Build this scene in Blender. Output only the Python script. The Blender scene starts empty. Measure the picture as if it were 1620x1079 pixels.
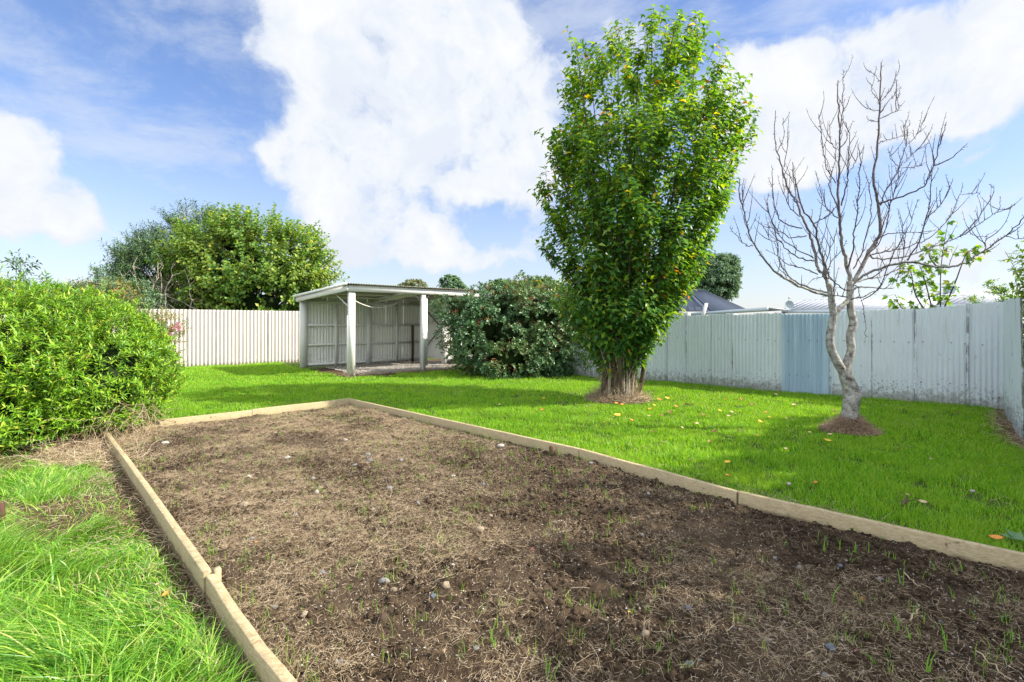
import bpy, math, random
import numpy as np
from mathutils import Vector
random.seed(7); RNG = np.random.default_rng(7)
S = bpy.context.scene
COL = S.collection
# ------------------------------------------------------------------ camera, world, sun
F, CX, HY, H = 770.0, 810.0, 511.0, 1.5
def G(x, y, z=0.0):                      # photo pixel on the level z -> point
    Y = F*(H-z)/(y-HY); return np.array([(x-CX)/F*Y, Y, z])
def PX(x, y, Y):                         # photo pixel at distance Y -> point
    return np.array([(x-CX)/F*Y, Y, H-(y-HY)*Y/F])
cam = bpy.data.cameras.new('camera'); co = bpy.data.objects.new('camera', cam); COL.objects.link(co)
co.location = (0, 0, H); co.rotation_euler = (math.radians(90), 0, 0)
cam.sensor_width = 36; cam.lens = 36*F/1620; cam.shift_y = -28.5/1620; cam.clip_end = 2000; cam.clip_start = 0.05
S.camera = co
S.view_settings.view_transform = 'Standard'; S.view_settings.look = 'None'
S.view_settings.exposure = 1.0; S.view_settings.gamma = 1; S.view_settings.use_curve_mapping = False
SUN_EL, SUN_AZ = math.radians(39), math.radians(97)      # azimuth clockwise from +Y
sd = Vector((math.sin(SUN_AZ)*math.cos(SUN_EL), math.cos(SUN_AZ)*math.cos(SUN_EL), math.sin(SUN_EL)))
sl = bpy.data.lights.new('sun', 'SUN'); sl.energy = 5.0; sl.angle = math.radians(0.6); sl.color = (1, .93, .79)
so = bpy.data.objects.new('sun', sl); COL.objects.link(so); so.rotation_euler = sd.to_track_quat('Z', 'Y').to_euler()

class N:                                   # tiny node-tree helper
    def __init__(s, tree): s.t = tree; s.n = tree.nodes; s.l = tree.links
    def new(s, typ, **kw):
        nd = s.n.new(typ)
        for k, v in kw.items(): setattr(nd, k, v)
        return nd
    def set(s, inp, v):
        if isinstance(v, bpy.types.NodeSocket): s.l.new(v, inp)
        elif v is not None: inp.default_value = v
    def math(s, op, a, b=None, c=None, clamp=False):
        nd = s.new('ShaderNodeMath', operation=op, use_clamp=clamp); s.set(nd.inputs[0], a)
        if b is not None: s.set(nd.inputs[1], b)
        if c is not None: s.set(nd.inputs[2], c)
        return nd.outputs[0]
    def noise(s, vec, scale, detail=4, rough=.55, dist=0, col=False):
        nd = s.new('ShaderNodeTexNoise'); s.set(nd.inputs['Vector'], vec); nd.inputs['Scale'].default_value = scale
        nd.inputs['Detail'].default_value = detail; nd.inputs['Roughness'].default_value = rough; nd.inputs['Distortion'].default_value = dist
        return nd.outputs['Color' if col else 'Fac']
    def ss(s, v, a, b, lo=0., hi=1.):
        nd = s.new('ShaderNodeMapRange', interpolation_type='SMOOTHSTEP'); s.set(nd.inputs[0], v)
        nd.inputs[1].default_value = a; nd.inputs[2].default_value = b; nd.inputs[3].default_value = lo; nd.inputs[4].default_value = hi
        return nd.outputs[0]
    def mix(s, f, a, b, mode='MIX'):
        nd = s.new('ShaderNodeMix', data_type='RGBA', blend_type=mode); s.set(nd.inputs[0], f)
        for i, v in ((6, a), (7, b)):
            s.set(nd.inputs[i], v if isinstance(v, bpy.types.NodeSocket) else (*v, 1) if len(v) == 3 else v)
        return nd.outputs[2]
    def ramp(s, f, stops, interp='LINEAR'):
        nd = s.new('ShaderNodeValToRGB'); s.set(nd.inputs[0], f); cr = nd.color_ramp; cr.interpolation = interp
        while len(cr.elements) < len(stops): cr.elements.new(.5)
        for e, (p, c) in zip(cr.elements, stops): e.position = p; e.color = (*c, 1)
        return nd.outputs[0]
    def vmul(s, v, k):
        nd = s.new('ShaderNodeVectorMath', operation='MULTIPLY'); s.set(nd.inputs[0], v); nd.inputs[1].default_value = k; return nd.outputs[0]
    def vadd(s, v, w):
        nd = s.new('ShaderNodeVectorMath', operation='ADD'); s.set(nd.inputs[0], v); s.set(nd.inputs[1], w); return nd.outputs[0]

# ---- world: physical sky with cumulus placed by azimuth and elevation
W = bpy.data.worlds.new('World'); S.world = W; W.use_nodes = True; W.node_tree.nodes.clear(); w = N(W.node_tree)
sky = w.new('ShaderNodeTexSky'); sky.sky_type = 'NISHITA'; sky.sun_disc = False
sky.sun_elevation = SUN_EL; sky.sun_rotation = SUN_AZ; sky.altitude = 0; sky.air_density = 1.25; sky.dust_density = .35; sky.ozone_density = 3.0
tc = w.new('ShaderNodeTexCoord'); dirv = tc.outputs['Generated']
warp = w.noise(dirv, 5.0, 4, .6, col=True)
wsub = w.new('ShaderNodeVectorMath', operation='SUBTRACT'); w.set(wsub.inputs[0], warp); wsub.inputs[1].default_value = (.5, .5, .5)
dw = w.vadd(dirv, w.vmul(wsub.outputs[0], (.12, .12, .12)))
sp = w.new('ShaderNodeSeparateXYZ'); w.set(sp.inputs[0], dw)
az = w.math('ARCTAN2', sp.outputs[0], sp.outputs[1])
hor = w.math('SQRT', w.math('ADD', w.math('MULTIPLY', sp.outputs[0], sp.outputs[0]), w.math('MULTIPLY', sp.outputs[1], sp.outputs[1])))
el = w.math('ARCTAN2', sp.outputs[2], hor)
# (x, y, rx, ry, weight) of each cloud mass, read off the picture and turned into azimuth/elevation
CK = 1.0
clouds = [(510, 45, 75, 85, 1.1), (620, 90, 120, 110, 1.1), (740, 110, 110, 110, 1.1), (600, 200, 110, 70, .95), (520, 262, 110, 42, .75), (690, 215, 110, 60, .9),
          (810, 190, 70, 110, .9), (590, 320, 70, 60, .7), (650, 375, 60, 45, .8), (540, 360, 50, 45, .5), (745, 290, 34, 24, .75), (830, 300, 50, 50, .6),
          (45, 225, 95, 50, .95), (10, 290, 90, 60, .7), (110, 350, 55, 45, .85), (20, 350, 50, 36, .8), (300, 335, 48, 20, .55), (800, 410, 90, 28, .6), (690, 408, 60, 24, .5),
          (1180, 85, 30, 36, .5), (1160, 180, 60, 55, .7), (1240, 130, 60, 60, .7), (1330, 130, 85, 65, 1.1), (1430, 90, 66, 62, 1.1), (1480, 150, 130, 60, 1.1), (1240, 200, 90, 60, .5), (1200, 250, 60, 50, .4), (1590, 165, 60, 38, .8),
          (1300, 200, 140, 50, .95), (1250, 250, 90, 40, .6), (1590, 55, 45, 60, .9), (1560, 10, 40, 40, .6), (1560, 255, 80, 22, .4), (1560, 330, 120, 28, .62), (1400, 330, 70, 26, .4),
          (1145, 445, 18, 18, .6), (1330, 420, 90, 30, .4), (1560, 430, 120, 30, .5), (520, 400, 40, 30, .5), (960, 60, 90, 60, .4), (1020, 200, 150, 120, .35), (230, 395, 40, 25, .45),
          (470, 258, 75, 34, .75), (500, 330, 60, 50, .5), (560, 400, 70, 34, .5), (130, 345, 55, 45, .4), (30, 340, 60, 40, .35), (160, 120, 160, 50, .3), (1450, 395, 150, 36, .45), (1180, 400, 60, 30, .3), (-300, 200, 200, 120, .8), (-900, 150, 300, 200, .8), (2100, 150, 260, 160, .7), (2900, 200, 400, 250, .8)]
dens = None
for (x, y, rx, ry, wt) in clouds:
    X, Z = (x-CX)/F, (HY-y)/F
    a0 = math.atan(X); e0 = math.atan(Z/math.hypot(X, 1))
    ra = rx/F/(1+X*X); rx, ry = rx*CK, ry*CK; ra *= CK; re = ry/F/math.sqrt(1+X*X)/(1+Z*Z/(1+X*X))
    da = w.math('MULTIPLY', w.math('SUBTRACT', az, a0), 1/ra); de = w.math('MULTIPLY', w.math('SUBTRACT', el, e0), 1/re)
    r2 = w.math('ADD', w.math('MULTIPLY', da, da), w.math('MULTIPLY', de, de))
    g = w.math('MULTIPLY', w.math('EXPONENT', w.math('MULTIPLY', r2, -.8)), wt)
    dens = g if dens is None else w.math('ADD', dens, g)
dens = w.math('MINIMUM', dens, .92)
fb = w.noise(dw, 9, 9, .62)
cum = w.math('ADD', dens, w.math('MULTIPLY', w.math('SUBTRACT', fb, .5), 1.8))
mask = w.ss(cum, .27, .84)
# thin high cloud: streaky veil
st = w.noise(w.vmul(dirv, (1.0, 1.6, 2.6)), 3.4, 9, .66, .25)
veil = w.math('MULTIPLY', w.ss(st, .36, .70), .62)
lowv = w.math('MULTIPLY', w.ss(el, .02, .40, 1, 0), .50)
veil = w.math('MAXIMUM', veil, lowv)
mask = w.math('MAXIMUM', mask, veil)
shade = w.noise(w.vadd(dw, (0, 0, .05)), 6, 6, .6)
body = w.ss(w.math('ADD', cum, w.math('MULTIPLY', shade, 1.1)), .80, 1.9)
ccol = w.mix(body, (3.9, 4.25, 4.8), (5.1, 5.15, 5.2))
ccol = w.mix(w.ss(shade, .47, .66, 0, .60), ccol, (3.6, 4.0, 4.7))
skyc = w.mix(1.0, sky.outputs[0], (.80, .82, 1.0), 'MULTIPLY')
fin = w.mix(mask, skyc, ccol)
# broken cloud added overhead and behind, out of view, overbright to lift the shade
over = w.math('MAXIMUM', w.ss(el, .68, .95), w.ss(w.math('MULTIPLY', sp.outputs[1], -1), -.05, .35))
fill_deck = w.math('MULTIPLY', over, w.ss(w.noise(dirv, 2.2, 6, .6), .28, .46))
fin = w.mix(fill_deck, fin, (8.8, 9.2, 9.8))
bg = w.new('ShaderNodeBackground'); bg.inputs[1].default_value = .1; w.set(bg.inputs[0], fin)
wo = w.new('ShaderNodeOutputWorld'); w.l.new(bg.outputs[0], wo.inputs[0])

# ------------------------------------------------------------------ mesh helpers
ORG = {}                                   # world origin of each object
class MB:
    def __init__(s): s.v = []; s.q = []; s.t = []; s.n = 0
    def add(s, V, quads=None, tris=None):
        V = np.asarray(V, float).reshape(-1, 3); s.v.append(V)
        if quads is not None and len(quads): s.q.append(np.asarray(quads, np.int64)+s.n)
        if tris is not None and len(tris): s.t.append(np.asarray(tris, np.int64)+s.n)
        s.n += len(V); return s
    def box(s, o, ax, ay, az):                # corner + three edge vectors
        o, ax, ay, az = [np.asarray(k, float) for k in (o, ax, ay, az)]
        V = [o, o+ax, o+ax+ay, o+ay, o+az, o+ax+az, o+ax+ay+az, o+ay+az]
        return s.add(V, [(0, 3, 2, 1), (4, 5, 6, 7), (0, 1, 5, 4), (1, 2, 6, 5), (2, 3, 7, 6), (3, 0, 4, 7)])
    def beam(s, a, b, wd, ht, up=(0, 0, 1)):      # bar from a to b, centred
        a, b, up = np.asarray(a, float), np.asarray(b, float), np.asarray(up, float)
        d = b-a; sx = np.cross(d, up); sx /= np.linalg.norm(sx); uz = np.cross(sx, d); uz /= np.linalg.norm(uz)
        return s.box(a-sx*wd/2-uz*ht/2, d, sx*wd, uz*ht)
    def tube(s, P, R, k=6):
        P = np.asarray(P, float); n = len(P); R = np.broadcast_to(np.asarray(R, float), (n,))
        T = np.gradient(P, axis=0); T /= np.linalg.norm(T, axis=1)[:, None]+1e-9
        ref = np.array([0, 0, 1.]) if abs(T[0][2]) < .8 else np.array([0, 1., 0])
        A = np.cross(T, ref); A /= np.linalg.norm(A, axis=1)[:, None]+1e-9; B = np.cross(T, A)
        th = np.arange(k)*2*math.pi/k
        V = P[:, None]+R[:, None, None]*(A[:, None]*np.cos(th)[None, :, None]+B[:, None]*np.sin(th)[None, :, None])
        i = np.arange(n-1)[:, None]*k; j = np.arange(k)[None]; j2 = (j+1) % k
        Q = np.stack([i+j, i+j2, i+k+j2, i+k+j], -1).reshape(-1, 4)
        base = s.n; s.add(V.reshape(-1, 3), Q)
        s.add([P[-1]+T[-1]*R[-1]], None, [(0-k+jj, 0-k+(jj+1) % k, 0) for jj in range(k)])
        return s
    def grid(s, V, flip=False):               # V (m,n,3)
        m, n, _ = V.shape; i = np.arange(m-1)[:, None]*n; j = np.arange(n-1)[None]
        Q = np.stack([i+j, i+j+1, i+n+j+1, i+n+j], -1).reshape(-1, 4)
        return s.add(V.reshape(-1, 3), Q[:, ::-1] if flip else Q)
    def build(s, name, m, parent=None, loc=None, smooth=False):
        V = np.concatenate(s.v)
        off = ORG[parent.name] if parent is not None else np.array(loc if loc is not None else (0, 0, 0), float)
        V = V-off
        me = bpy.data.meshes.new(name); nq = sum(map(len, s.q)); nt = sum(map(len, s.t))
        me.vertices.add(len(V)); me.vertices.foreach_set('co', V.astype(np.float32).ravel())
        loops = np.concatenate([np.concatenate(s.q).ravel() if nq else np.zeros(0, int), np.concatenate(s.t).ravel() if nt else np.zeros(0, int)])
        me.loops.add(len(loops)); me.loops.foreach_set('vertex_index', loops.astype(np.int32))
        st = np.concatenate([np.arange(nq)*4, nq*4+np.arange(nt)*3])
        me.polygons.add(nq+nt); me.polygons.foreach_set('loop_start', st.astype(np.int32))
        if smooth: me.polygons.foreach_set('use_smooth', np.ones(nq+nt, bool))
        me.update(calc_edges=True); me.validate()
        me.materials.append(m)
        o = bpy.data.objects.new(name, me); COL.objects.link(o)
        if parent is not None:
            o.parent = parent
        else: o.location = off
        ORG[o.name] = off
        return o
def tag(o, label=None, cat=None, group=None, kind=None):
    for k, v in (('label', label), ('category', cat), ('group', group), ('kind', kind)):
        if v: o[k] = v
    return o
def thing(name, loc, label, cat, group=None):
    o = bpy.data.objects.new(name, None); COL.objects.link(o); o.location = tuple(float(k) for k in loc); o.empty_display_size = .2; ORG[o.name] = np.array(loc, float)
    return tag(o, label, cat, group)
def nrm(v): return v/(np.linalg.norm(v, axis=-1, keepdims=True)+1e-9)
_tab = RNG.random((256, 256))
def vn(x, y):
    xi = np.floor(x).astype(int); yi = np.floor(y).astype(int); fx = x-xi; fy = y-yi
    fx = fx*fx*(3-2*fx); fy = fy*fy*(3-2*fy); a = _tab[xi & 255, yi & 255]; b = _tab[(xi+1) & 255, yi & 255]; c = _tab[xi & 255, (yi+1) & 255]; d = _tab[(xi+1) & 255, (yi+1) & 255]
    return (a*(1-fx)+b*fx)*(1-fy)+(c*(1-fx)+d*fx)*fy
def fbm(x, y, sc, oct=4, g=.5):
    r = 0; a = 1; t = 0
    for k in range(oct): r = r+a*vn(x*sc+17.3*k, y*sc+9.1*k); t += a; a *= g; sc *= 2.03
    return r/t
def leaves(mb, P, D, Nn, L, Wd, curve=.15, fold=.25):
    """n leaves: five points each, folded on the midrib and bent"""
    P = np.asarray(P); D = nrm(D); Sx = nrm(np.cross(D, Nn)); U = np.cross(Sx, D); L = L[:, None]; Wd = Wd[:, None]
    m = P+D*L*.45-U*L*curve*.1; l = m+Sx*Wd*.5+U*Wd*fold; r = m-Sx*Wd*.5+U*Wd*fold; tip = P+D*L-U*L*curve
    V = np.stack([P, l, m, r, tip], 1); n = len(P); b = np.arange(n)[:, None]*5
    mb.add(V.reshape(-1, 3), None, np.concatenate([b+np.array([[0, 2, 1]]), b+np.array([[0, 3, 2]]), b+np.array([[1, 2, 4]]), b+np.array([[2, 3, 4]])]))
def shoots(mb, P, D, ln, m, L, Wd, spread=1.0, droop=0.0, curve=.15, stem=None, stemr=.002, bend=.0, jit=.25, fold=.25, t0=.1):
    """leafy shoots from P along D; golden-angle leaves"""
    n = len(P); D = nrm(D); ln = np.broadcast_to(ln, (n,))
    A = nrm(np.cross(D, RNG.normal(size=(n, 3)))); B = np.cross(D, A)
    t = (t0+(1-t0)*(np.arange(m)+.5)/m)[None, :]; t = t+RNG.normal(size=(n, m))*.02
    ang = np.arange(m)[None]*2.4+RNG.random((n, 1))*6.3+RNG.normal(size=(n, m))*.3
    rad = A[:, None]*np.cos(ang)[..., None]+B[:, None]*np.sin(ang)[..., None]
    pos = P[:, None]+D[:, None]*(ln[:, None]*t)[..., None]+np.array([0, 0, 1.])*(bend*ln[:, None]*t*t)[..., None]
    ld = nrm(rad*spread+D[:, None]*(.35+.5*t)[..., None]+np.array([0, 0, -droop])+RNG.normal(size=(n, m, 3))*jit)
    nn = D[:, None]*1.0+np.array([0, 0, .6])+RNG.normal(size=(n, m, 3))*.3
    l = L*(RNG.random((n, m))*.5+.75)
    leaves(mb, pos.reshape(-1, 3), ld.reshape(-1, 3), nn.reshape(-1, 3), l.ravel(), (l*Wd/L).ravel(), curve, fold)
    if stem is not None:
        e = P+D*ln[:, None]+np.array([0, 0, 1.])*(bend*ln)[:, None]; mid = P+D*ln[:, None]*.5+np.array([0, 0, 1.])*(bend*ln*.25)[:, None]
        c3 = np.array([0, 2.1, 4.2]); off = A[:, None]*np.cos(c3)[None, :, None]+B[:, None]*np.sin(c3)[None, :, None]
        V = np.stack([P[:, None]+off*stemr, mid[:, None]+off*stemr*.8, e[:, None]+off*stemr*.3], 1).reshape(-1, 3)
        b = np.arange(n)[:, None]*9; Q = []
        for k in range(2):
            for j in range(3): Q.append(b+np.array([[k*3+j, k*3+(j+1) % 3, k*3+3+(j+1) % 3, k*3+3+j]]))
        stem.add(V, np.concatenate(Q))
def blob_pts(blobs, n, inner=.72, lump=.25, zmin=None):
    """points in the outer shell of a union of ellipsoids, with outward directions"""
    bl = np.array([b[:6] for b in blobs], float); wt = (bl[:, 3]*bl[:, 4]+bl[:, 4]*bl[:, 5]+bl[:, 3]*bl[:, 5]); wt /= wt.sum()
    P = []; O = []; c = 0
    while c < n:
        k = RNG.choice(len(bl), size=n, p=wt); d = nrm(RNG.normal(size=(n, 3)))
        ph = k*7.1; r = (inner+(1-inner)*RNG.random(n)**.6)*(1-lump*.5+lump*fbm(d[:, 0]*2+ph+9, d[:, 1]*2+d[:, 2]*3+ph, 1.6, 3)*1.4)
        p = bl[k, :3]+d*bl[k, 3:6]*r[:, None]; ok = np.ones(n, bool)
        for j in range(len(bl)):
            q = np.linalg.norm((p-bl[j, :3])/bl[j, 3:6], axis=1); ok &= ~((q < inner*.85) & (k != j))
        if zmin is not None: ok &= p[:, 2] > zmin
        P.append(p[ok]); O.append(nrm(d/bl[k, 3:6])[ok]); c += ok.sum()
    return np.concatenate(P)[:n], np.concatenate(O)[:n]

# ------------------------------------------------------------------ materials
def mat(name, fn, rough=.8, spec=.3, bump=None, metal=0):
    m = bpy.data.materials.new(name); m.use_nodes = True; m.node_tree.nodes.clear(); k = N(m.node_tree)
    b = k.new('ShaderNodeBsdfPrincipled'); o = k.new('ShaderNodeOutputMaterial'); k.l.new(b.outputs[0], o.inputs[0])
    pos = k.new('ShaderNodeNewGeometry').outputs['Position']; k.pos = pos; k.bsdf = b
    c = fn(k); k.set(b.inputs['Base Color'], c if isinstance(c, bpy.types.NodeSocket) else (*c, 1))
    if not b.inputs['Roughness'].is_linked: b.inputs['Roughness'].default_value = rough
    b.inputs['Specular IOR Level'].default_value = spec; b.inputs['Metallic'].default_value = metal
    if bump:
        bn = k.new('ShaderNodeBump'); bn.inputs['Distance'].default_value = bump[2]; bn.inputs['Strength'].default_value = bump[1]
        k.set(bn.inputs['Height'], k.noise(pos, bump[0], 6, .65)); k.l.new(bn.outputs[0], b.inputs['Normal'])
    return m
def island(k): return k.new('ShaderNodeNewGeometry').outputs['Random Per Island']
def leaf_mat(name, stops, rough=.45, trans=.35, tcol=None, patch=None):
    m = bpy.data.materials.new(name); m.use_nodes = True; m.node_tree.nodes.clear(); k = N(m.node_tree)
    r = island(k); c = k.ramp(r, stops); pos = k.new('ShaderNodeNewGeometry').outputs['Position']
    if patch: c = k.mix(k.ss(k.noise(pos, patch[0], 3), .45, .65, 0, patch[2]), c, patch[1])
    b = k.new('ShaderNodeBsdfPrincipled'); k.set(b.inputs['Base Color'], c); b.inputs['Roughness'].default_value = rough; b.inputs['Specular IOR Level'].default_value = .4
    tr = k.new('ShaderNodeBsdfTranslucent'); k.set(tr.inputs[0], k.mix(1, c, tcol or (1.7, 1.55, .5), 'MULTIPLY'))
    mx = k.new('ShaderNodeMixShader'); mx.inputs[0].default_value = trans; k.l.new(b.outputs[0], mx.inputs[1]); k.l.new(tr.outputs[0], mx.inputs[2])
    o = k.new('ShaderNodeOutputMaterial'); k.l.new(mx.outputs[0], o.inputs[0]); return m
def plain(c, var=.25, sc=6):
    return lambda k: k.mix(k.noise(k.pos, sc, 5), tuple(x*(1-var) for x in c), tuple(min(1, x*(1+var)) for x in c))
M = {}
M['ground'] = mat('ground', lambda k: k.mix(k.ss(k.noise(k.pos, 1.3, 6), .35, .7), (.045, .07, .018), (.07, .11, .02)), .95, .1, (60, .6, .03))
def soilf(k):
    n = k.noise(k.pos, 22, 8, .7); n2 = k.noise(k.pos, 1.1, 4); n3 = k.noise(k.pos, 190, 3, .6)
    c = k.ramp(n, [(.33, (.010, .007, .005)), (.5, (.050, .034, .022)), (.72, (.12, .086, .056))])
    c = k.mix(k.ss(n2, .4, .65, 0, .55), c, (.10, .072, .048))
    return k.mix(k.ss(n3, .62, .72, 0, .6), c, (.24, .18, .12))
M['soil'] = mat('soil', soilf, .95, .1, (75, .9, .02))
M['bare'] = mat('bare_earth', lambda k: k.ramp(k.noise(k.pos, 40, 7, .7), [(.3, (.03, .02, .012)), (.55, (.09, .06, .035)), (.75, (.2, .15, .09))]), .95, .1, (80, .9, .02))
M['gravel'] = mat('gravel', lambda k: k.ramp(k.noise(k.pos, 55, 5, .7), [(.3, (.10, .09, .09)), (.5, (.24, .23, .225)), (.7, (.42, .40, .38))]), .9, .2, (60, 1, .03))
M['stone'] = mat('stone', lambda k: k.mix(k.noise(k.pos, 60, 5), (.30, .27, .23), (.42, .39, .34)), .8, .3, (120, .4, .004))
STC = {'grey': (.19, .185, .18), 'tan': (.27, .215, .155), 'blue': (.12, .14, .175), 'white': (.36, .34, .31), 'pink': (.34, .12, .11), 'orange': (.26, .14, .075), 'brown': (.06, .042, .028)}
for c_, v_ in STC.items(): M['stone_'+c_] = mat('stone_'+c_, (lambda v_: lambda k: k.mix(k.ss(k.noise(k.pos, 55, 5, .65), .50, .66, 0, .75), k.mix(k.noise(k.pos, 90, 5), tuple(x*.75 for x in v_), tuple(x*1.2 for x in v_)), (.05, .036, .025)))(v_), .85, .2, (150, .6, .003))
M['grit'] = mat('grit', lambda k: k.ramp(island(k), [(0, (.06, .04, .03)), (.5, (.16, .12, .085)), (.8, (.32, .27, .2)), (.93, (.45, .42, .38)), (1, (.2, .22, .26))]), .85)
M['straw'] = mat('straw', lambda k: k.ramp(island(k), [(0, (.16, .105, .06)), (.4, (.36, .265, .16)), (.8, (.54, .43, .29)), (1, (.68, .58, .43))]), .75)
def woodf(k):
    v = k.vmul(k.pos, (1.5, 1.5, 9)); n = k.noise(v, 14, 6, .6, 1.5)
    c = k.ramp(n, [(.3, (.24, .18, .10)), (.5, (.36, .29, .17)), (.7, (.46, .39, .25))])
    c = k.mix(k.ss(k.noise(k.pos, 2.3, 3), .5, .72, 0, .5), c, (.24, .22, .13))
    c = k.mix(k.ss(k.noise(k.pos, 7, 5, .7), .62, .7, 0, .75), c, (.07, .045, .025))
    sz = k.new('ShaderNodeSeparateXYZ'); k.set(sz.inputs[0], k.pos)
    low = k.math('ADD', sz.outputs[2], k.math('MULTIPLY', k.noise(k.pos, 9, 5), .07))
    return k.mix(k.ss(low, .055, .085, .7, 0), c, (.08, .052, .032))
M['timber'] = mat('timber', woodf, .75, .25, (50, .25, .004))
M['timber_dark'] = mat('timber_dark', plain((.10, .06, .035), .4, 20), .8)
def paintf(base, dirt, rust=.0, dirth=.35, strk=.4, seam_shade=.0):
    def f(k):
        oc = k.new('ShaderNodeTexCoord').outputs['Object']
        sz = k.new('ShaderNodeSeparateXYZ'); k.set(sz.inputs[0], oc); z = sz.outputs[2]
        c = k.mix(k.noise(k.pos, 2.2, 5), tuple(x*.86 for x in base), base)
        stv = k.noise(k.vmul(k.pos, (14, 14, .9)), 1.0, 6, .65)
        c = k.mix(k.ss(stv, .56, .76, 0, strk), c, dirt)
        blot = k.noise(k.pos, 9, 7, .72)
        hh = k.math('ADD', k.math('MULTIPLY', z, 1/dirth), k.math('MULTIPLY', k.math('SUBTRACT', blot, .5), -3.2))
        c = k.mix(k.ss(hh, .1, .9, .85, 0), c, tuple(x*.75 for x in dirt))
        sp = k.noise(k.pos, 26, 5, .7)
        lowf = k.ss(z, .1, .62, 1, 0)
        c = k.mix(k.math('MULTIPLY', k.ss(sp, .575, .625, 0, .9), lowf), c, (.045, .035, .028))
        c = k.mix(k.math('MULTIPLY', k.ss(k.noise(k.pos, 7, 6, .7), .69, .73, 0, .8), 1.0), c, (.10, .085, .075))
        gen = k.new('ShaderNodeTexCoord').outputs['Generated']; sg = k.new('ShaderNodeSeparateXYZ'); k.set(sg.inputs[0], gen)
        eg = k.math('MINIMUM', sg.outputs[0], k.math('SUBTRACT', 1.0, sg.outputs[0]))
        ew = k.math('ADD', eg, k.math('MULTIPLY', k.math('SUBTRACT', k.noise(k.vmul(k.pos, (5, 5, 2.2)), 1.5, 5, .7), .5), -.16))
        c = k.mix(k.ss(ew, .006, .035, seam_shade, 0), c, (.10, .11, .12))  # dark streak paints the overlap shadow along the sheet edges
        if rust: c = k.mix(k.ss(k.noise(k.vmul(k.pos, (3, 3, 1.6)), 1.7, 6, .75), .62, .70, 0, rust), c, (.17, .07, .03))
        return c
    return f
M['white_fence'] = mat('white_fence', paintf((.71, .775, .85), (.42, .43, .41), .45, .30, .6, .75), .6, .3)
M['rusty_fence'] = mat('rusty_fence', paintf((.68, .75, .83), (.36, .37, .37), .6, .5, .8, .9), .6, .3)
M['blue_sheet'] = mat('blue_sheet', lambda k: k.mix(k.ss(k.noise(k.vmul(k.pos, (9, 9, .6)), 1, 4), .4, .7), (.40, .53, .68), (.52, .66, .80)), .4, .5, metal=.15)
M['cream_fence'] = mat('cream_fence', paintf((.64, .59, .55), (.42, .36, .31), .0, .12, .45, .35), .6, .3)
M['shed_paint'] = mat('shed_paint', paintf((.76, .76, .73), (.46, .46, .41), .0, .10, .45), .7, .25)
M['shed_sheet'] = mat('shed_sheet', paintf((.74, .74, .69), (.44, .43, .37), .0, .15, .5), .65, .25)
M['shed_roof'] = mat('shed_roof', paintf((.40, .37, .30), (.20, .17, .12), .5, .1, .6), .7, .25)
M['rail'] = mat('rail', plain((.64, .64, .60), .2, 12), .8)
M['rope'] = mat('rope', plain((.62, .60, .55), .15, 60), .8)
M['bark_dark'] = mat('bark_dark', plain((.10, .075, .055), .45, 18), .9, .1, (40, .6, .01))
def barkf(k):
    c = k.ramp(k.noise(k.pos, 16, 7, .7), [(.32, (.10, .08, .07)), (.46, (.27, .25, .235)), (.62, (.46, .45, .42)), (.75, (.56, .56, .52))])
    c = k.mix(k.ss(k.noise(k.vmul(k.pos, (1, 1, 2.2)), 7, 5, .7), .57, .64, 0, .85), c, (.075, .045, .035))
    return k.mix(k.ss(k.noise(k.pos, 9, 4), .62, .7, 0, .4), c, (.30, .33, .16))
M['bark_pale'] = mat('bark_pale', barkf, .85, .15, (35, .9, .012))
M['twig'] = mat('twig', plain((.07, .05, .06), .35, 30), .8, .2)
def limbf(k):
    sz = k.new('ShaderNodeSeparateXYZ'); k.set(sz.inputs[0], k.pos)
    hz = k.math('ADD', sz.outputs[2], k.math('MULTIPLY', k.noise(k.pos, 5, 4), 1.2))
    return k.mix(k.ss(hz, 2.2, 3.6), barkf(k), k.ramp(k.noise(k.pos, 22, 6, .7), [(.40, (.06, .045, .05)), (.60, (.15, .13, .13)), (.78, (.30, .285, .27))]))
M['limb'] = mat('limb', limbf, .85, .2)
M['dead_twig'] = mat('dead_twig', plain((.36, .31, .26), .3, 20), .85)
M['grass'] = leaf_mat('grass', [(0, (.045, .19, .014)), (.3, (.14, .35, .018)), (.7, (.24, .51, .022)), (.93, (.35, .60, .04)), (1, (.50, .46, .18))], .5, .45, (1.6, 1.3, .5), (1.6, (.27, .48, .04), .6))
M['long_grass'] = leaf_mat('long_grass', [(0, (.06, .20, .025)), (.4, (.15, .35, .035)), (.8, (.27, .47, .05)), (.93, (.40, .54, .09)), (1, (.52, .47, .22))], .35, .4, (1.2, 1.3, .6))
M['sprout'] = leaf_mat('sprout', [(0, (.10, .26, .03)), (.6, (.18, .38, .05)), (1, (.32, .42, .08))], .5, .4)
M['tree_leaf'] = leaf_mat('tree_leaf', [(0, (.035, .115, .035)), (.45, (.068, .185, .040)), (.8, (.13, .27, .042)), (.98, (.26, .37, .04)), (.992, (.42, .32, .02)), (1, (.48, .15, .03))], .34, .42, (2.5, 2.0, .3))
M['hebe_leaf'] = leaf_mat('hebe_leaf', [(0, (.06, .17, .015)), (.45, (.15, .33, .018)), (.85, (.27, .46, .025)), (.97, (.42, .50, .05)), (1, (.50, .36, .09))], .42, .3, (1.3, 1.25, .4))
M['coto_leaf'] = leaf_mat('coto_leaf', [(0, (.022, .075, .028)), (.5, (.05, .14, .045)), (.85, (.10, .21, .075)), (1, (.20, .29, .15))], .34, .15, patch=(.9, (.12, .17, .035), .6))
M['vine_leaf'] = leaf_mat('vine_leaf', [(0, (.07, .16, .02)), (.6, (.16, .27, .03)), (.9, (.32, .36, .04)), (1, (.45, .18, .06))], .5, .4)
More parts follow.
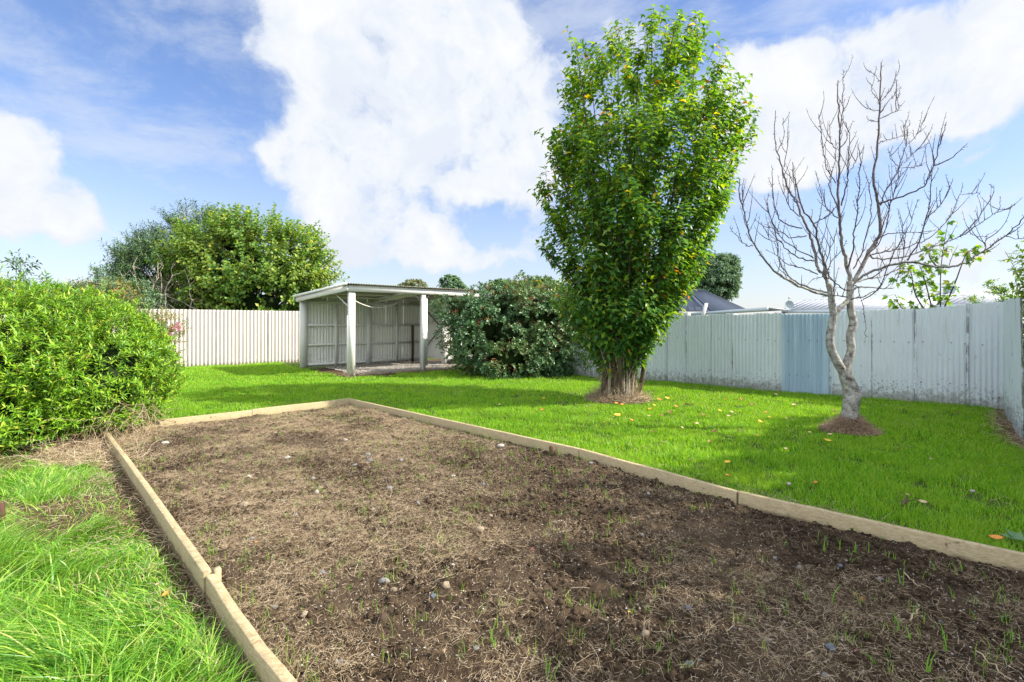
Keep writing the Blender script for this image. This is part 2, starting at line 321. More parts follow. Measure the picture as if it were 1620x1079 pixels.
M['berry'] = mat('berry', plain((.50, .20, .10), .3, 40), .4)
M['maple_leaf'] = leaf_mat('maple_leaf', [(0, (.055, .14, .02)), (.5, (.11, .24, .03)), (.85, (.21, .34, .04)), (1, (.42, .42, .06))], .45, .35, patch=(.45, (.22, .27, .03), .5))
M['conifer_leaf'] = leaf_mat('conifer_leaf', [(0, (.03, .08, .03)), (.6, (.07, .15, .05)), (1, (.15, .24, .09))], .5, .2)
M['far_leaf'] = leaf_mat('far_leaf', [(0, (.05, .11, .065)), (.6, (.10, .19, .10)), (1, (.17, .28, .13))], .6, .2)
M['olive_leaf'] = leaf_mat('olive_leaf', [(0, (.08, .11, .05)), (.6, (.16, .19, .09)), (1, (.28, .26, .14))], .6, .2)
M['autumn_leaf'] = leaf_mat('autumn_leaf', [(0, (.07, .14, .03)), (.5, (.17, .21, .05)), (.8, (.32, .25, .08)), (1, (.38, .18, .08))], .6, .3)
M['sap_leaf'] = leaf_mat('sap_leaf', [(0, (.06, .17, .02)), (.6, (.13, .28, .03)), (.88, (.24, .36, .03)), (1, (.55, .42, .02))], .45, .5, (1.4, 1.35, .4))
M['flower'] = leaf_mat('flower', [(0, (.6, .10, .26)), (.6, (.7, .28, .40)), (1, (.8, .5, .55))], .6, .3, (1.2, 1, 1))
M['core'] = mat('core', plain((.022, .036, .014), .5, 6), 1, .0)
for nm_, c_ in {'yellow': (.62, .44, .05), 'pale': (.44, .35, .19), 'brown': (.24, .12, .05), 'orange': (.55, .22, .04)}.items():
    M['fallen_'+nm_] = mat('fallen_'+nm_, plain(c_, .25, 40), .6)
M['roof_dark'] = mat('roof_dark', plain((.055, .07, .105), .12, 1), .9, .1)
M['roof_light'] = mat('roof_light', plain((.34, .36, .40), .1, 1), .7, .3)
M['trim'] = mat('trim', plain((.50, .56, .60), .08, 3), .5)
M['weatherboard'] = mat('weatherboard', plain((.70, .72, .70), .08, 3), .6)
M['metal'] = mat('metal', plain((.30, .36, .40), .1, 3), .4, .5)
M['rust'] = mat('rust', plain((.09, .045, .03), .5, 30), .8)
M['window'] = mat('window', plain((.05, .06, .08), .1, 3), .15, .5)
M['concrete'] = mat('concrete', plain((.12, .11, .10), .4, 12), .95)

# ------------------------------------------------------------------ layout
R2 = math.sqrt(.5)
U = np.array([R2, R2, 0.]); LW = np.array([-.714, .700, 0.])          # along the far board; along the long boards (away from camera)
ZB = .14
C0 = G(555, 630, ZB); CL = G(165, 673, ZB)                             # far corners of the bed at board-top level
U = nrm(C0-CL); BEDW = np.linalg.norm(C0-CL)
LR = nrm(C0-G(1620, 866, ZB)); LL = nrm(CL-G(462, 1076, ZB))           # directions of right and left boards
def bed_ab(X, Y):                                                      # a: 0 left .. 1 right, b: metres from far board towards the camera
    n = np.array([-LW[1], LW[0]]); dx = X-CL[0]; dy = Y-CL[1]
    b = -(dx*LW[0]+dy*LW[1]); a = dx*U[0]+dy*U[1]
    return a/BEDW, b
def in_bed(X, Y, m=0.0):
    a, b = bed_ab(X, Y); return (a > -m/BEDW) & (a < 1+m/BEDW) & (b > -m)
FB0 = np.array([-.9, 16.33, 0]); FC = np.array([8.75, 8.61, 0])        # back fence ends
def back_y(X): return 15.61-.80*X
FR = [np.array([8.75, 8.61, 0]), np.array([7.75, 7.62, 0]), np.array([6.60, 6.24, 0]), np.array([5.9, 5.1, 0]), np.array([4.4, 2.6, 0]), np.array([3.3, .3, 0])]
FL0, FL1 = G(275, 581), G(470, 572); fld = nrm(FL1-FL0)
def left_fence_y(X): return FL0[1]+(X-FL0[0])*fld[1]/fld[0]
def right_fence_x(Y):
    ys = np.array([p[1] for p in FR][::-1]); xs = np.array([p[0] for p in FR][::-1]); return np.interp(Y, ys, xs)

# ground: one sheet to the horizon, finely divided near the garden
def zg(X, Y): return .035*(fbm(X+40, Y+40, .45, 3)-.5)
gx = np.unique(np.concatenate([np.linspace(-600, -20, 12), np.arange(-20, 16, .4), np.linspace(16, 600, 12)])); gy = np.unique(np.concatenate([np.linspace(-300, -4, 8), np.arange(-4, 24, .4), np.linspace(24, 900, 14)]))
XX, YY = np.meshgrid(gx, gy); ZZ = zg(XX, YY)-.02
tag(MB().grid(np.stack([XX, YY, ZZ], -1)).build('ground', M['ground'], smooth=True), kind='structure')

# soil of the bed, dug over: clods and hollows are real relief
def zsoil(X, Y):
    a, b = bed_ab(X, Y)
    z = .028+.045*(fbm(X+3, Y+8, 1.3, 3)-.5)+.085*(fbm(X+30, Y+5, 6.0, 4, .62)-.5)+.030*(np.abs(fbm(X, Y, 24, 2)-.5)*2)
    return np.maximum(z, .014+.012*fbm(X, Y, 14, 2))
def soil_patch(mb, b0, b1, st):
    na = int(BEDW/st); A = np.linspace(0, 1, na); B = np.arange(b0, b1+st*.5, st)
    aa, bb = np.meshgrid(A, B); Lp = (CL+U*.02)[:2]-LL[:2]*bb[..., None]; Rp = (C0-U*.02)[:2]-LR[:2]*bb[..., None]
    XY = Lp*(1-aa[..., None])+Rp*aa[..., None]; X, Y = XY[..., 0], XY[..., 1]
    mb.grid(np.stack([X, Y, zsoil(X, Y)], -1), flip=True)
sb = MB(); soil_patch(sb, .02, 3.0, .022); soil_patch(sb, 3.0, 9.6, .014)
tag(sb.build('soil', M['soil'], smooth=True), kind='structure')

# timber edging of the bed
ed = thing('garden_bed_edging', (*C0[:2], 0), 'low pale timber boards framing the dug garden bed', 'garden edging')
def board(a, b, h0=-.03, th=.045, out=(0, 0, 0), dz=0):
    a = np.array([a[0], a[1], 0])+out; b = np.array([b[0], b[1], 0])+out; d = nrm(b-a); s_ = np.array([d[1], -d[0], 0])*th
    n = 14; t = np.linspace(0, 1, n); wob = (RNG.normal(size=n)*.006).cumsum()*.5; wob -= np.linspace(0, wob[-1], n)
    P = a+(b-a)*t[:, None]+s_*.0; P = P+nrm(s_)*wob[:, None]
    zt = ZB+dz+(RNG.normal(size=n)*.002).cumsum()*.5
    ring = np.stack([np.c_[P[:, :2], np.full(n, h0)], np.c_[P[:, :2], zt-.004], np.c_[(P+s_*.09)[:, :2], zt], np.c_[(P+s_*.91)[:, :2], zt], np.c_[(P+s_)[:, :2], zt-.004], np.c_[(P+s_)[:, :2], np.full(n, h0)]], 1)
    mb = MB(); mb.grid(ring.transpose(1, 0, 2), flip=False)
    for e in (0, n-1): mb.add(ring[e], [(0, 1, 4, 5), (1, 2, 3, 4)])
    return mb.build('board', M['timber'], ed)
sw = np.array([.045*U[0], .045*U[1], 0])
LJ = G(337, 902, ZB); LE = CL-LL*6.62
board(CL+LL*.03, LJ, out=(0, 0, 0)); board(LJ-LL*.012+U*.012, LE-LL*.9, dz=-.012)
j1 = G(919, 709, ZB); j2 = G(1169, 775, ZB); RE = C0-LR*10.2
board(C0, j1, dz=0); board(j1-LR*.012, j2, dz=.001); board(j2-LR*.01, RE, dz=-.002)
jf = CL+U*BEDW*.52
board(CL+U*.002, jf, dz=-.004); board(jf+U*.006, C0-U*.047, dz=0)
def stake(P, D, w_, z1, m_='timber_dark'):
    MB().box([P[0], P[1], -.05], D*w_, nrm(np.cross(D, [0, 0, 1.]))*.03*1.0, [0, 0, z1+.05]).build('stake', M[m_], ed)
for (x, w_) in ((876, .06), (1092, .075)):
    k_ = (x-CX)/F; s_ = (C0[0]-k_*C0[1])/(LR[0]-k_*LR[1]); stake(C0-LR*s_-U*.048, -LR, w_, ZB-.02)
stake(LJ-LL*.03+U*.004, LL, .045, ZB+.008, 'timber')

# gravel floor and leaf litter of the shed, strips of bare earth
def poly_sheet(name, pts, m, z=-.012, st=.25, amp=.01):
    pts = np.array(pts)[:, :2]; n = len(pts); c = pts.mean(0); rings = []
    big = []
    for i in range(n):
        a, b = pts[i], pts[(i+1) % n]; k = max(2, int(np.linalg.norm(b-a)/.12))
        for t in np.arange(k)/k:
            p = a+(b-a)*t; o_ = (fbm(np.array([p[0]*1.]), np.array([p[1]*1.]), 2.4, 3)[0]-.5)*.45; d = (p-c)/np.linalg.norm(p-c); big.append(p+d*o_)
    big = np.array(big+[big[0]])
    for s_ in np.linspace(.02, 1, 12): q = c+(big-c)*s_; rings.append(np.c_[q, zg(q[:, 0], q[:, 1])-.02+z+amp*fbm(q[:, 0], q[:, 1], 7, 3)*(1-s_**6)])
    mb = MB(); mb.grid(np.array(rings), flip=True); return tag(mb.build(name, m), kind='structure')
SP1 = G(556, 595); SP2 = G(668, 587); SRL = G(478, 583)                 # shed posts: front left, front middle, rear left
SU = nrm(SP2-SP1); SV = nrm(SRL-SP1); SV = nrm(SV-SU*np.dot(SV, SU)); SU = np.array([-SV[1], SV[0], 0]) if np.dot(np.array([-SV[1], SV[0], 0]), SU) > 0 else np.array([SV[1], -SV[0], 0])
DEP = 3.22; UL = -.36
def u_at(x, v):                                                         # position along the shed seen at picture column x
    k = (x-CX)/F; return -((SP1[0]+SV[0]*v)-k*(SP1[1]+SV[1]*v))/(SU[0]-k*SU[1])
def sh(u, v, z=0): return SP1+SU*u+SV*v+np.array([0, 0, z])
BW = 4.0                                                                # length of the back wall
poly_sheet('bare_earth', [sh(-.35, -.35), sh(2.5, -.55), sh(4.6, -.5), sh(6.5, -.1), sh(7.2, 2.2), sh(6.6, DEP+1.2), sh(3.9, DEP+1.0), sh(-.1, DEP-.1), sh(-.3, DEP*.5)], M['bare'], z=.010)
poly_sheet('gravel_floor', [sh(.2, .1), sh(2.6, .05), sh(4.1, .25), sh(4.3, 1.2), sh(4.3, DEP-.3), sh(.3, DEP-.3)], M['gravel'], z=.024)
strip = [G(1620, 705), G(1600, 680), G(1585, 655), G(1560, 641), G(1575, 636), G(1600, 650)]
poly_sheet('bare_earth', [FR[1]+[-.05, -.1, 0], FR[1]+[-.35, 0, 0], FR[2]+[-.35, .1, 0], FR[4]+[-.2, 0, 0], FR[4]+[.3, 0, 0], FR[2]+[.15, 0, 0], FR[1]+[.2, 0, 0]], M['bare'], z=.012)
dl = -LL
poly_sheet('bare_earth', [CL+dl*.6-U*.06, CL+dl*2.2-U*.12, CL+dl*3.6-U*.18, CL+dl*5.2-U*.24, CL+dl*7.2-U*.34, CL+dl*7.2+U*.02, CL+dl*3.5+U*.02, CL+dl*.6+U*.02], M['bare'], z=.010)
poly_sheet('bare_earth', [G(-120, 760), G(60, 735), G(150, 722), G(215, 715), G(190, 690), G(100, 700), G(-100, 700)], M['bare'], z=.011)
poly_sheet('bare_earth', [G(-40, 850), G(70, 862), G(210, 830), G(240, 795), G(170, 778), G(30, 790), G(-60, 800)], M['bare'], z=.010)

# ------------------------------------------------------------------ corrugated fences
def corr(mb, a, b, z0, z1, pitch, amp, rows=5, bow=0, lean=0, prof='sin', thick=.003):
    """one corrugated sheet from a to b; z0,z1: bottom and top at both ends (pairs); lean: sideways shift of the top"""
    a = np.asarray(a, float); b = np.asarray(b, float); Ln = np.linalg.norm((b-a)[:2]); d = (b-a)/Ln; nn = np.array([d[1], -d[0], 0])
    k = max(8, int(Ln/pitch*8)); t = np.linspace(0, 1, k+1); ph = t*Ln/pitch*2*math.pi
    if prof == 'sin': w_ = np.sin(ph)*amp
    else: w_ = np.clip(np.sin(ph)*2.6, -1, 1)*amp
    rr = np.linspace(0, 1, rows)
    lo = z0[0]+(z0[1]-z0[0])*t; hi = z1[0]+(z1[1]-z1[0])*t
    P = a[None, None]+(b-a)[None, None]*t[None, :, None]+nn*(w_[None, :, None]+(bow*np.sin(rr*3.14)[:, None]+lean*rr[:, None])[..., None])
    P = P.copy(); P[..., 2] = lo+(hi-lo)*rr[:, None]
    mb.grid(P); mb.grid(P-nn*thick, flip=True)
    e = np.stack([P[-1], P[-1]-nn*thick]); mb.grid(e)
    return mb
def fence_run(root, cuts, a_of, top, pitch, amp, m, blue=None, prof='sin', wild=1.0, ext=.02, name='sheet'):
    for i in range(len(cuts)-1):
        a, b = a_of(cuts[i]), a_of(cuts[i+1]); d = nrm(b-a); nn = np.array([d[1], -d[0], 0])
        off = nn*((.006 if i % 2 else 0)*1.0)
        hj = RNG.normal()*.006*wild
        mb = corr(MB(), a-d*ext+off, b+d*ext+off+nn*RNG.normal()*.006*wild, (-.03, -.03), (top(cuts[i])+hj, top(cuts[i+1])+hj+RNG.normal()*.006*wild), pitch, amp*(1.5 if i == blue else 1), bow=RNG.normal()*.008*wild, lean=RNG.normal()*.012*wild, prof=prof)
        mm = M['blue_sheet'] if i == blue else m
        o = mb.build(name, mm, root, smooth=True)
        if i == blue: o['label'] = 'newer unpainted blue-grey corrugated sheet'
# back fence, by distance X along the line
def pxX(x): k = (x-CX)/F; return 15.61*k/(1+.80*k)
bf = thing('corrugated_fence', (FC[0], FC[1], 0), 'weathered white corrugated iron fence across the back, with one blue-grey sheet', 'fence')
cx_ = [pxX(x) for x in (800, 850, 893, 935, 976, 1024, 1053, 1087, 1122, 1160, 1194, 1238, 1314, 1380, 1448, 1531, 1593)]
ty = [(-3, 1.70), (pxX(1070), 1.71), (pxX(1238), 1.70), (pxX(1314), 1.70), (pxX(1327), 1.735), (pxX(1448), 1.79), (pxX(1531), 1.855), (8.75, 1.90)]
topb = lambda X: float(np.interp(X, [p[0] for p in ty], [p[1] for p in ty]))
fence_run(bf, cx_, lambda X: np.array([X, back_y(X), 0]), topb, .076, .0125, M['white_fence'], blue=11, wild=2.0)
nb = nrm(np.array([.80, 1., 0]))
for X in (.4, 2.2, 4.1, 6.0, 7.7):
    p = np.array([X, back_y(X), 0])+nb*.15; MB().box(p-[.04, .04, .05], [.08, 0, 0], [0, .08, 0], [0, 0, topb(X)-.02]).build('post', M['timber_dark'], bf)
for z in (.35, 1.1, 1.6):
    MB().beam(np.array([0, back_y(0), z])+nb*.075, np.array([8.6, back_y(8.6), z])+nb*.075, .04, .07).build('rail', M['timber_dark'], bf)
# nail heads on the sheets
for X in np.arange(cx_[3], 8.6, .16):
    for z in (.36, 1.12):
        if RNG.random() < .75:
            p = np.array([X+RNG.normal()*.02, 0, z+RNG.normal()*.012]); p[1] = back_y(p[0]); p = p-nb*.022
            MB().tube([p, p-nb*.006], [.011, .008], 6).build('nail', M['timber_dark'], bf)
# right fence: bent line, sheets leaning
rf = thing('corrugated_fence', tuple(FR[2]), 'patched leaning white corrugated fence running toward the camera at the right edge', 'fence')
segs = []
for p, q in zip(FR[:-1], FR[1:]):
    n = max(1, round(np.linalg.norm(q-p)/.72)); segs += [p+(q-p)*i/n for i in range(n)]
segs.append(FR[-1])
for i in range(len(segs)-1):
    a, b = segs[i], segs[i+1]; d = nrm(b-a); nn = np.array([d[1], -d[0], 0]); o_ = nn*(.03 if i % 2 else -.01)
    corr(MB(), a-d*.03+o_, b+d*.03+o_+nn*RNG.normal()*.035, (-.03+.05*(i % 2), -.02), (1.87-.008*i+RNG.normal()*.015, 1.865-.008*i+RNG.normal()*.015), .076, .009, bow=RNG.normal()*.025, lean=.03+RNG.normal()*.05).build('sheet', M['rusty_fence'], rf, smooth=True)
MB().beam(segs[1]+[.12, -.12, 1.45], segs[6]+[.12, -.12, 1.45], .04, .07).build('rail', M['timber_dark'], rf)
# left fence
lf = thing('ribbed_fence', tuple(FL1), 'tall cream white ribbed metal fence behind the lawn on the left', 'fence')
def lf_at(s_): return FL0+fld*s_
Ltot = float(np.linalg.norm(FL1-FL0)); cuts = [-8.0+i*.84 for i in range(int((8+Ltot+3.2)/.84))]
fence_run(lf, cuts, lf_at, lambda s_: 1.965, .120, .026, M['cream_fence'], prof='rib', wild=.4, ext=.0)
nl = np.array([-fld[1], fld[0], 0])
for s_ in np.arange(-7, Ltot+2, 2.4):
    p = lf_at(s_)+nl*.09; MB().box(p-[.045, .045, .05], [.09, 0, 0], [0, .09, 0], [0, 0, 1.9]).build('post', M['timber_dark'], lf)

# ------------------------------------------------------------------ open shed
sd_ = thing('open_shed', tuple(SP1), 'open-fronted lean-to shed of white corrugated iron on timber posts', 'shed')
HF, HB = 2.56, 2.36
def bx(name, u0, u1, v0, v1, z0, z1, m, par=sd_, z1b=None):
    o = sh(u0, v0, z0); mb = MB().box(o, SU*(u1-u0), SV*(v1-v0), [0, 0, z1-z0]); return mb.build(name, m, par)
bx('post', -.085, .085, -.065, .065, -.05, HF-.02, M['shed_paint'])
bx('post', -.115, -.086, -.04, .055, -.05, 1.72, M['shed_paint'])
L2 = float(np.dot(SP2-SP1, SU)); v2 = float(np.dot(SP2-SP1, SV))
bx('post', L2-.05, L2+.07, v2-.09, v2+.06, -.05, HF-.04, M['shed_paint']); bx('post', L2+.072, L2+.15, v2-.06, v2+.06, .18, HF-.3, M['shed_paint'])
bx('post', 4.25, 4.40, v2-.06, v2+.08, -.05, HF-.06, M['shed_paint'])
bx('post', UL-.10, UL+.12, DEP-.10, DEP, -.05, HB-.03, M['shed_paint'])
# back wall: sheets, rails, studs
wall = thing  # (parts below hang under the shed itself)
wd_ = .0
n_ = 6
for i in range(n_):
    a = sh(UL+.1+i*(BW-UL-.1)/n_, DEP+.02); b = sh(UL+.1+(i+1)*(BW-UL-.1)/n_, DEP+.02)
    corr(MB(), a, b, (.04, .04), (2.375, 2.375), .105, .014, rows=3).build('back_wall_sheet', M['shed_sheet'], sd_, smooth=True)
for z in (.13, .78, 1.43): bx('rail', UL+.12, BW, DEP-.075, DEP-.01, z-.035, z+.035, M['rail'])
bx('rail', UL+.12, BW, DEP-.075, DEP-.01, 2.15, 2.24, M['rail'])
for x_, w_ in ((532, .10), (584, .18), (628, .11)): u = u_at(x_, DEP-.1); bx('stud', u-w_/2, u+w_/2, DEP-.10, DEP-.078, .02, 2.15, M['shed_paint'])
ub = u_at(652.7, DEP-.12); bx('stud', ub-.045, ub+.045, DEP-.14, DEP-.102, .02, 1.42, M['timber_dark'])
# right wall, part depth, then a partition running on
RWv = 1.65
for i in range(2):
    a = sh(BW+.02, DEP-i*RWv/2); b = sh(BW+.02, DEP-(i+1)*RWv/2)
    corr(MB(), a, b, (.20, .20), (2.36, 2.40), .105, .014, rows=3).build('side_wall_sheet', M['shed_sheet'], sd_, smooth=True)
for z in (.24, .86, 1.50): bx('rail', BW-.07, BW-.012, DEP-RWv, DEP-.08, z-.03, z+.03, M['rail'])
bx('post', BW-.10, BW+.06, DEP-RWv-.12, DEP-RWv, -.02, 2.4, M['shed_paint'])
corr(MB(), sh(BW+.06, DEP-RWv-.05), sh(BW+2.3, DEP-RWv-.05), (.20, .26), (2.3, 2.3), .105, .014, rows=3).build('partition_sheet', M['shed_sheet'], sd_, smooth=True)
bx('sill', BW+.06, BW+2.3, DEP-RWv-.13, DEP-RWv-.07, .16, .24, M['shed_paint'])
bx('rail', BW+.06, BW+2.3, DEP-RWv-.12, DEP-RWv-.07, .83, .89, M['rail'])
MB().beam(sh(BW-.085, DEP-.2, 2.2), sh(BW-.085, DEP-RWv+.1, 1.4), .03, .03).build('brace', M['timber_dark'], sd_)
MB().beam(sh(BW-.085, DEP-.1, .25), sh(BW-.085, DEP-RWv+.1, 1.3), .02, .03).build('brace', M['timber_dark'], sd_)
bx('plinth', BW+.1, BW+2.4, DEP-RWv-.45, DEP-RWv-.14, -.05, .15, M['concrete'])
# roof: beams, purlins and sheets
bx('beam', -.12, 4.55, -.115, -.072, HF-.17, HF+.0, M['shed_paint'])
def sl_(u, v, dz=0): return sh(u+UL*v/DEP*(1-u/4.8), v, HF+(HB-HF)*v/DEP+dz)
for u in (-.16, 2.2, 4.5): MB().beam(sl_(u, -.10, -.09), sl_(u, DEP+.05, -.09), .05, .15).build('rafter', M['shed_paint'], sd_)
for v in (.7, 1.7, 2.6): MB().beam(sl_(-.1, v, -.045), sl_(4.6, v, -.045), .07, .05).build('purlin', M['shed_paint'], sd_)
nr = 6
for i in range(nr):
    u0 = -.22+i*4.9/nr; u1 = -.22+(i+1)*4.9/nr; k = int((u1-u0)/.076*8); t = np.linspace(0, 1, k+1); V = []
    for v in (-.22, DEP*.5, DEP+.12):
        base = np.array([sl_(u0+(u1-u0)*s_, v, .03+.011*math.sin(s_*(u1-u0)/.076*6.283)) for s_ in t]); V.append(base)
    V = np.array(V); mb = MB(); mb.grid(V); mb.grid(V-[0, 0, .004], flip=True); mb.grid(np.stack([V[0], V[0]-[0, 0, .004]]), flip=True); mb.build('roof_sheet', M['shed_roof'], sd_, smooth=True)
MB().beam(sl_(-.235, -.2, .02), sl_(-.235, DEP+.12, .02), .03, .07).build('barge_board', M['shed_paint'], sd_)
MB().beam(sh(-.05, .05, 1.95), sh(-.12, 1.0, 2.4), .025, .025).build('brace', M['rope'], sd_)
MB().beam(sh(L2+.05, v2+.04, 2.2), sh(L2+.35, v2+.04, 2.42), .02, .02).build('brace', M['rope'], sd_)
MB().beam(sh(L2-.05, v2+.04, 2.2), sh(L2-.3, v2+.04, 2.42), .02, .02).build('brace', M['rope'], sd_)
# rope slung from the front post to the roof
a = sh(.1, .02, 2.14); b = sh(2.15, .9, 2.34); t = np.linspace(0, 1, 30)[:, None]; P = a+(b-a)*t; P[:, 2] -= (1-(2*t[:, 0]-1)**2)*.27
tag(MB().tube(P, .014, 6).build('rope', M['rope'], loc=a), 'pale slack rope slung under the shed roof from the front corner post', 'rope')

# ------------------------------------------------------------------ neighbouring buildings beyond the fences
def quadm(mb, a, b, c, d, th=.06):
    a, b, c, d = [np.asarray(k, float) for k in (a, b, c, d)]; n = nrm(np.cross(b-a, d-a))*th
    V = [a, b, c, d, a-n, b-n, c-n, d-n]
    return mb.add(V, [(0, 1, 2, 3), (7, 6, 5, 4), (0, 4, 5, 1), (1, 5, 6, 2), (2, 6, 7, 3), (3, 7, 4, 0)])
def ribs(mb, a, b, c, d, step=.4, r=.03):       # raised ribs from edge ab to edge dc
    a, b, c, d = [np.asarray(k, float) for k in (a, b, c, d)]; n = int(np.linalg.norm(b-a)/step)
    up = nrm(np.cross(b-a, d-a))
    for i in range(n+1):
        t = i/max(n, 1); p = a+(b-a)*t; q = d+(c-d)*t
        if np.linalg.norm(q-p) > .2: mb.beam(p+up*r*.4, q+up*r*.4, r*1.5, r, up=up)
# dark hipped roof house
pk = PX(1089, 458, 50); p2 = PX(1113, 459, 56); er = PX(1182, 490, 60); ef = PX(1126, 492, 44); el_ = PX(1000, 492, 47); eb = PX(1075, 490, 66)
hd = thing('house', (ef[0], ef[1], 0), 'dark blue-grey hipped roof of a house beyond the fence, right of the leafy tree', 'house')
mb = MB(); quadm(mb, ef, er, p2, pk); quadm(mb, el_, ef, pk, pk-[2, 0, 0]); mb.build('roof', M['roof_dark'], hd)
mb = MB(); ribs(mb, ef, er, p2, pk, .6, .02); ribs(mb, el_, ef, pk, pk-[2, 0, 0], .6, .02); mb.build('roof_ribs', M['roof_dark'], hd)
mb = MB(); mb.tube([ef, pk], .07, 6); mb.tube([pk, p2, er], .05, 6); mb.build('ridge_cap', M['roof_dark'], hd)
mb = MB(); z0 = float(ef[2])
for a, b in ((el_, ef), (ef, er)):
    d = nrm(b-a)
    mb.box([a[0]+.3, a[1]+.5, 0], (b-a)*[1, 1, 0], [0, .2, 0], [0, 0, z0-.1])
mb.build('wall', M['weatherboard'], hd)
# low white garage
g0 = PX(1093, 495, 26); g1 = PX(1214, 486, 20.5); g2 = PX(1246, 488, 22.5)
gr = thing('garage', (g1[0], g1[1], 0), 'low white weatherboard garage with flat trimmed roof just beyond the fence', 'garage')
g3 = g0+(g2-g1)
mb = MB(); quadm(mb, g0, g1, g2+[0, 0, -.03], g3, .05); mb.build('roof', M['roof_light'], gr)
mb = MB(); mb.beam(g0+[0, -.03, -.07], g1+[0, -.03, -.07], .05, .15); mb.build('fascia', M['trim'], gr)
for (a, b) in ((g0, g1), (g1, g2)):
    A = a*[1, 1, 0]+[.0, .12, 0]; B = b*[1, 1, 0]+[0, .12, 0]; A[0] += .1; B[0] -= .12
    mb = MB(); zt = min(a[2], b[2])-.12
    for i in range(int(zt/.15)): mb.beam(np.array([*A[:2], .075+i*.15]), np.array([*B[:2], .075+i*.15]), .05-.012*(i % 2), .149)
    mb.build('wall', M['weatherboard'], gr)
a = g1*[1, 1, 0]; d = g2*[1, 1, 0]-a
for s_ in (.3, .62):
    mb = MB().box([*(a+d*s_+[.0, .02, 0])[:2], g1[2]-.55], d*.16, [.04, -.08, 0], [0, 0, .33]); mb.build('window', M['window'], gr)
# long house with pale ribbed roof
def px(x, y, Y): return PX(x, y, Y)
h = thing('house', tuple(px(1400, 511, 20)*[1, 1, 0]), 'long house with pale ribbed metal roof behind the fruit tree', 'house')
a0, a1 = px(1236, 490, 23), px(1470, 489, 18.5); r0, r1 = px(1270, 475, 26.5), px(1500, 469, 22)
b0, b1 = px(1420, 484, 20.5), px(1640, 478, 17.5); s0, s1 = px(1470, 464, 25), px(1665, 456, 22.5)
up = lambda v, dz: np.array(v)+[0, 0, dz]
mb = MB(); quadm(mb, a0, a1, r1, r0, .05); mb.build('roof', M['roof_light'], h)
mb = MB(); ribs(mb, a0, a1, r1, r0, .24, .03); mb.build('roof_ribs', M['roof_light'], h)
mb = MB(); quadm(mb, b0, b1, s1, s0, .05); mb.build('roof', M['roof_light'], h)
mb = MB(); ribs(mb, b0, b1, s1, s0, .2, .03); mb.build('roof_ribs', M['roof_light'], h)
mb = MB(); mb.beam(a0+[0, -.05, -.09], a1+[0, -.05, -.09], .08, .16); mb.beam(b0+[0, -.05, -.09], b1+[0, -.05, -.09], .08, .16); mb.tube([r0, r1], .05, 6); mb.tube([s0, s1], .05, 6); mb.build('gutter', M['trim'], h)
for A, B, z in ((a0, a1, a0[2]), (b0, b1, b0[2])):
    MB().box([A[0], A[1]+.4, 0], (B-A)*[1, 1, 0], [0, .2, 0], [0, 0, min(A[2], B[2])-.15]).build('wall', M['weatherboard'], h)
c0 = px(1505, 466, 24); mb = MB(); mb.box(c0-[.22, .2, .4], [.44, 0, 0], [0, .4, 0], [0, 0, .75]); mb.box(c0+[-.27, -.25, .353], [.54, 0, 0], [0, .5, 0], [0, 0, .06]); mb.build('chimney', M['metal'], h)
# satellite dish on the roof
dc = px(1247, 483, 22.5); ds = thing('satellite_dish', tuple(dc), 'round grey satellite dish on the roof edge above the blue-grey sheet', 'satellite dish')
mb = MB(); rings = []
for r in np.linspace(.01, .21, 7):
    th = np.linspace(0, 2*math.pi, 25); rings.append(np.stack([dc[0]+r*np.cos(th), dc[1]-.05+r*r*-1.2+0*th, dc[2]+r*np.sin(th)], -1))
rings = np.array(rings); mb.grid(rings); mb.grid(rings+[0, .012, 0], flip=True); mb.build('dish', M['metal'], ds, smooth=True)
MB().tube([dc+[0, .05, -.4], dc+[0, .05, 0], dc+[.0, -.02, .02]], .02, 6).build('mount', M['metal'], ds)
mb = MB(); mb.tube([dc+[0, 0, .16], dc+[.01, -.05, .33]], .012, 5); mb.box(dc+[-.03, -.08, .32], [.12, 0, 0], [0, .05, 0], [0, 0, .05]); mb.build('receiver', M['metal'], ds)
# thin mast
mp = px(1320, 486, 24); tag(MB().tube([mp-[0, 0, .3], px(1320, 430, 24), px(1321, 374, 24)], [.04, .035, .02], 8).build('mast', M['metal'], loc=mp), 'thin grey mast standing on the pale roof behind the fruit tree', 'mast')
# timber offcut leaning beyond the fence
q0, q1 = px(1110, 506, 12.9), px(1117.5, 480, 13.0)
tag(MB().beam(q0, q1, .075, .05).build('timber_offcut', M['rail'], loc=q0), 'grey timber end sticking up above the white fence', 'timber')

# ------------------------------------------------------------------ big leafy tree
TB = G(977, 632); TY = float(TB[1])
env = [(590, 955, 1000), (575, 935, 1012), (540, 905, 1040), (500, 885, 1068), (450, 868, 1095), (400, 866, 1122), (350, 868, 1142), (300, 868, 1152), (250, 870, 1166), (200, 876, 1186), (150, 886, 1150), (120, 893, 1128), (90, 908, 1112), (60, 985, 1100), (35, 1010, 1050)]
ez = np.array([H-(e[0]-HY)*TY/F for e in env]); elx = np.array([(e[1]-CX)/F*TY for e in env]); erx = np.array([(e[2]-CX)/F*TY for e in env])
bt = thing('leafy_tree', tuple(TB), 'tall vase-shaped green leafy tree with clustered stems, in the middle of the lawn', 'tree')
def envp(z, th, r):
    l = np.interp(z, ez, elx); rr = np.interp(z, ez, erx); c = (l+rr)/2; R_ = (rr-l)/2
    return np.stack([c+R_*r*np.cos(th), TY+np.minimum(R_, 1.75)*r*np.sin(th), z], -1)
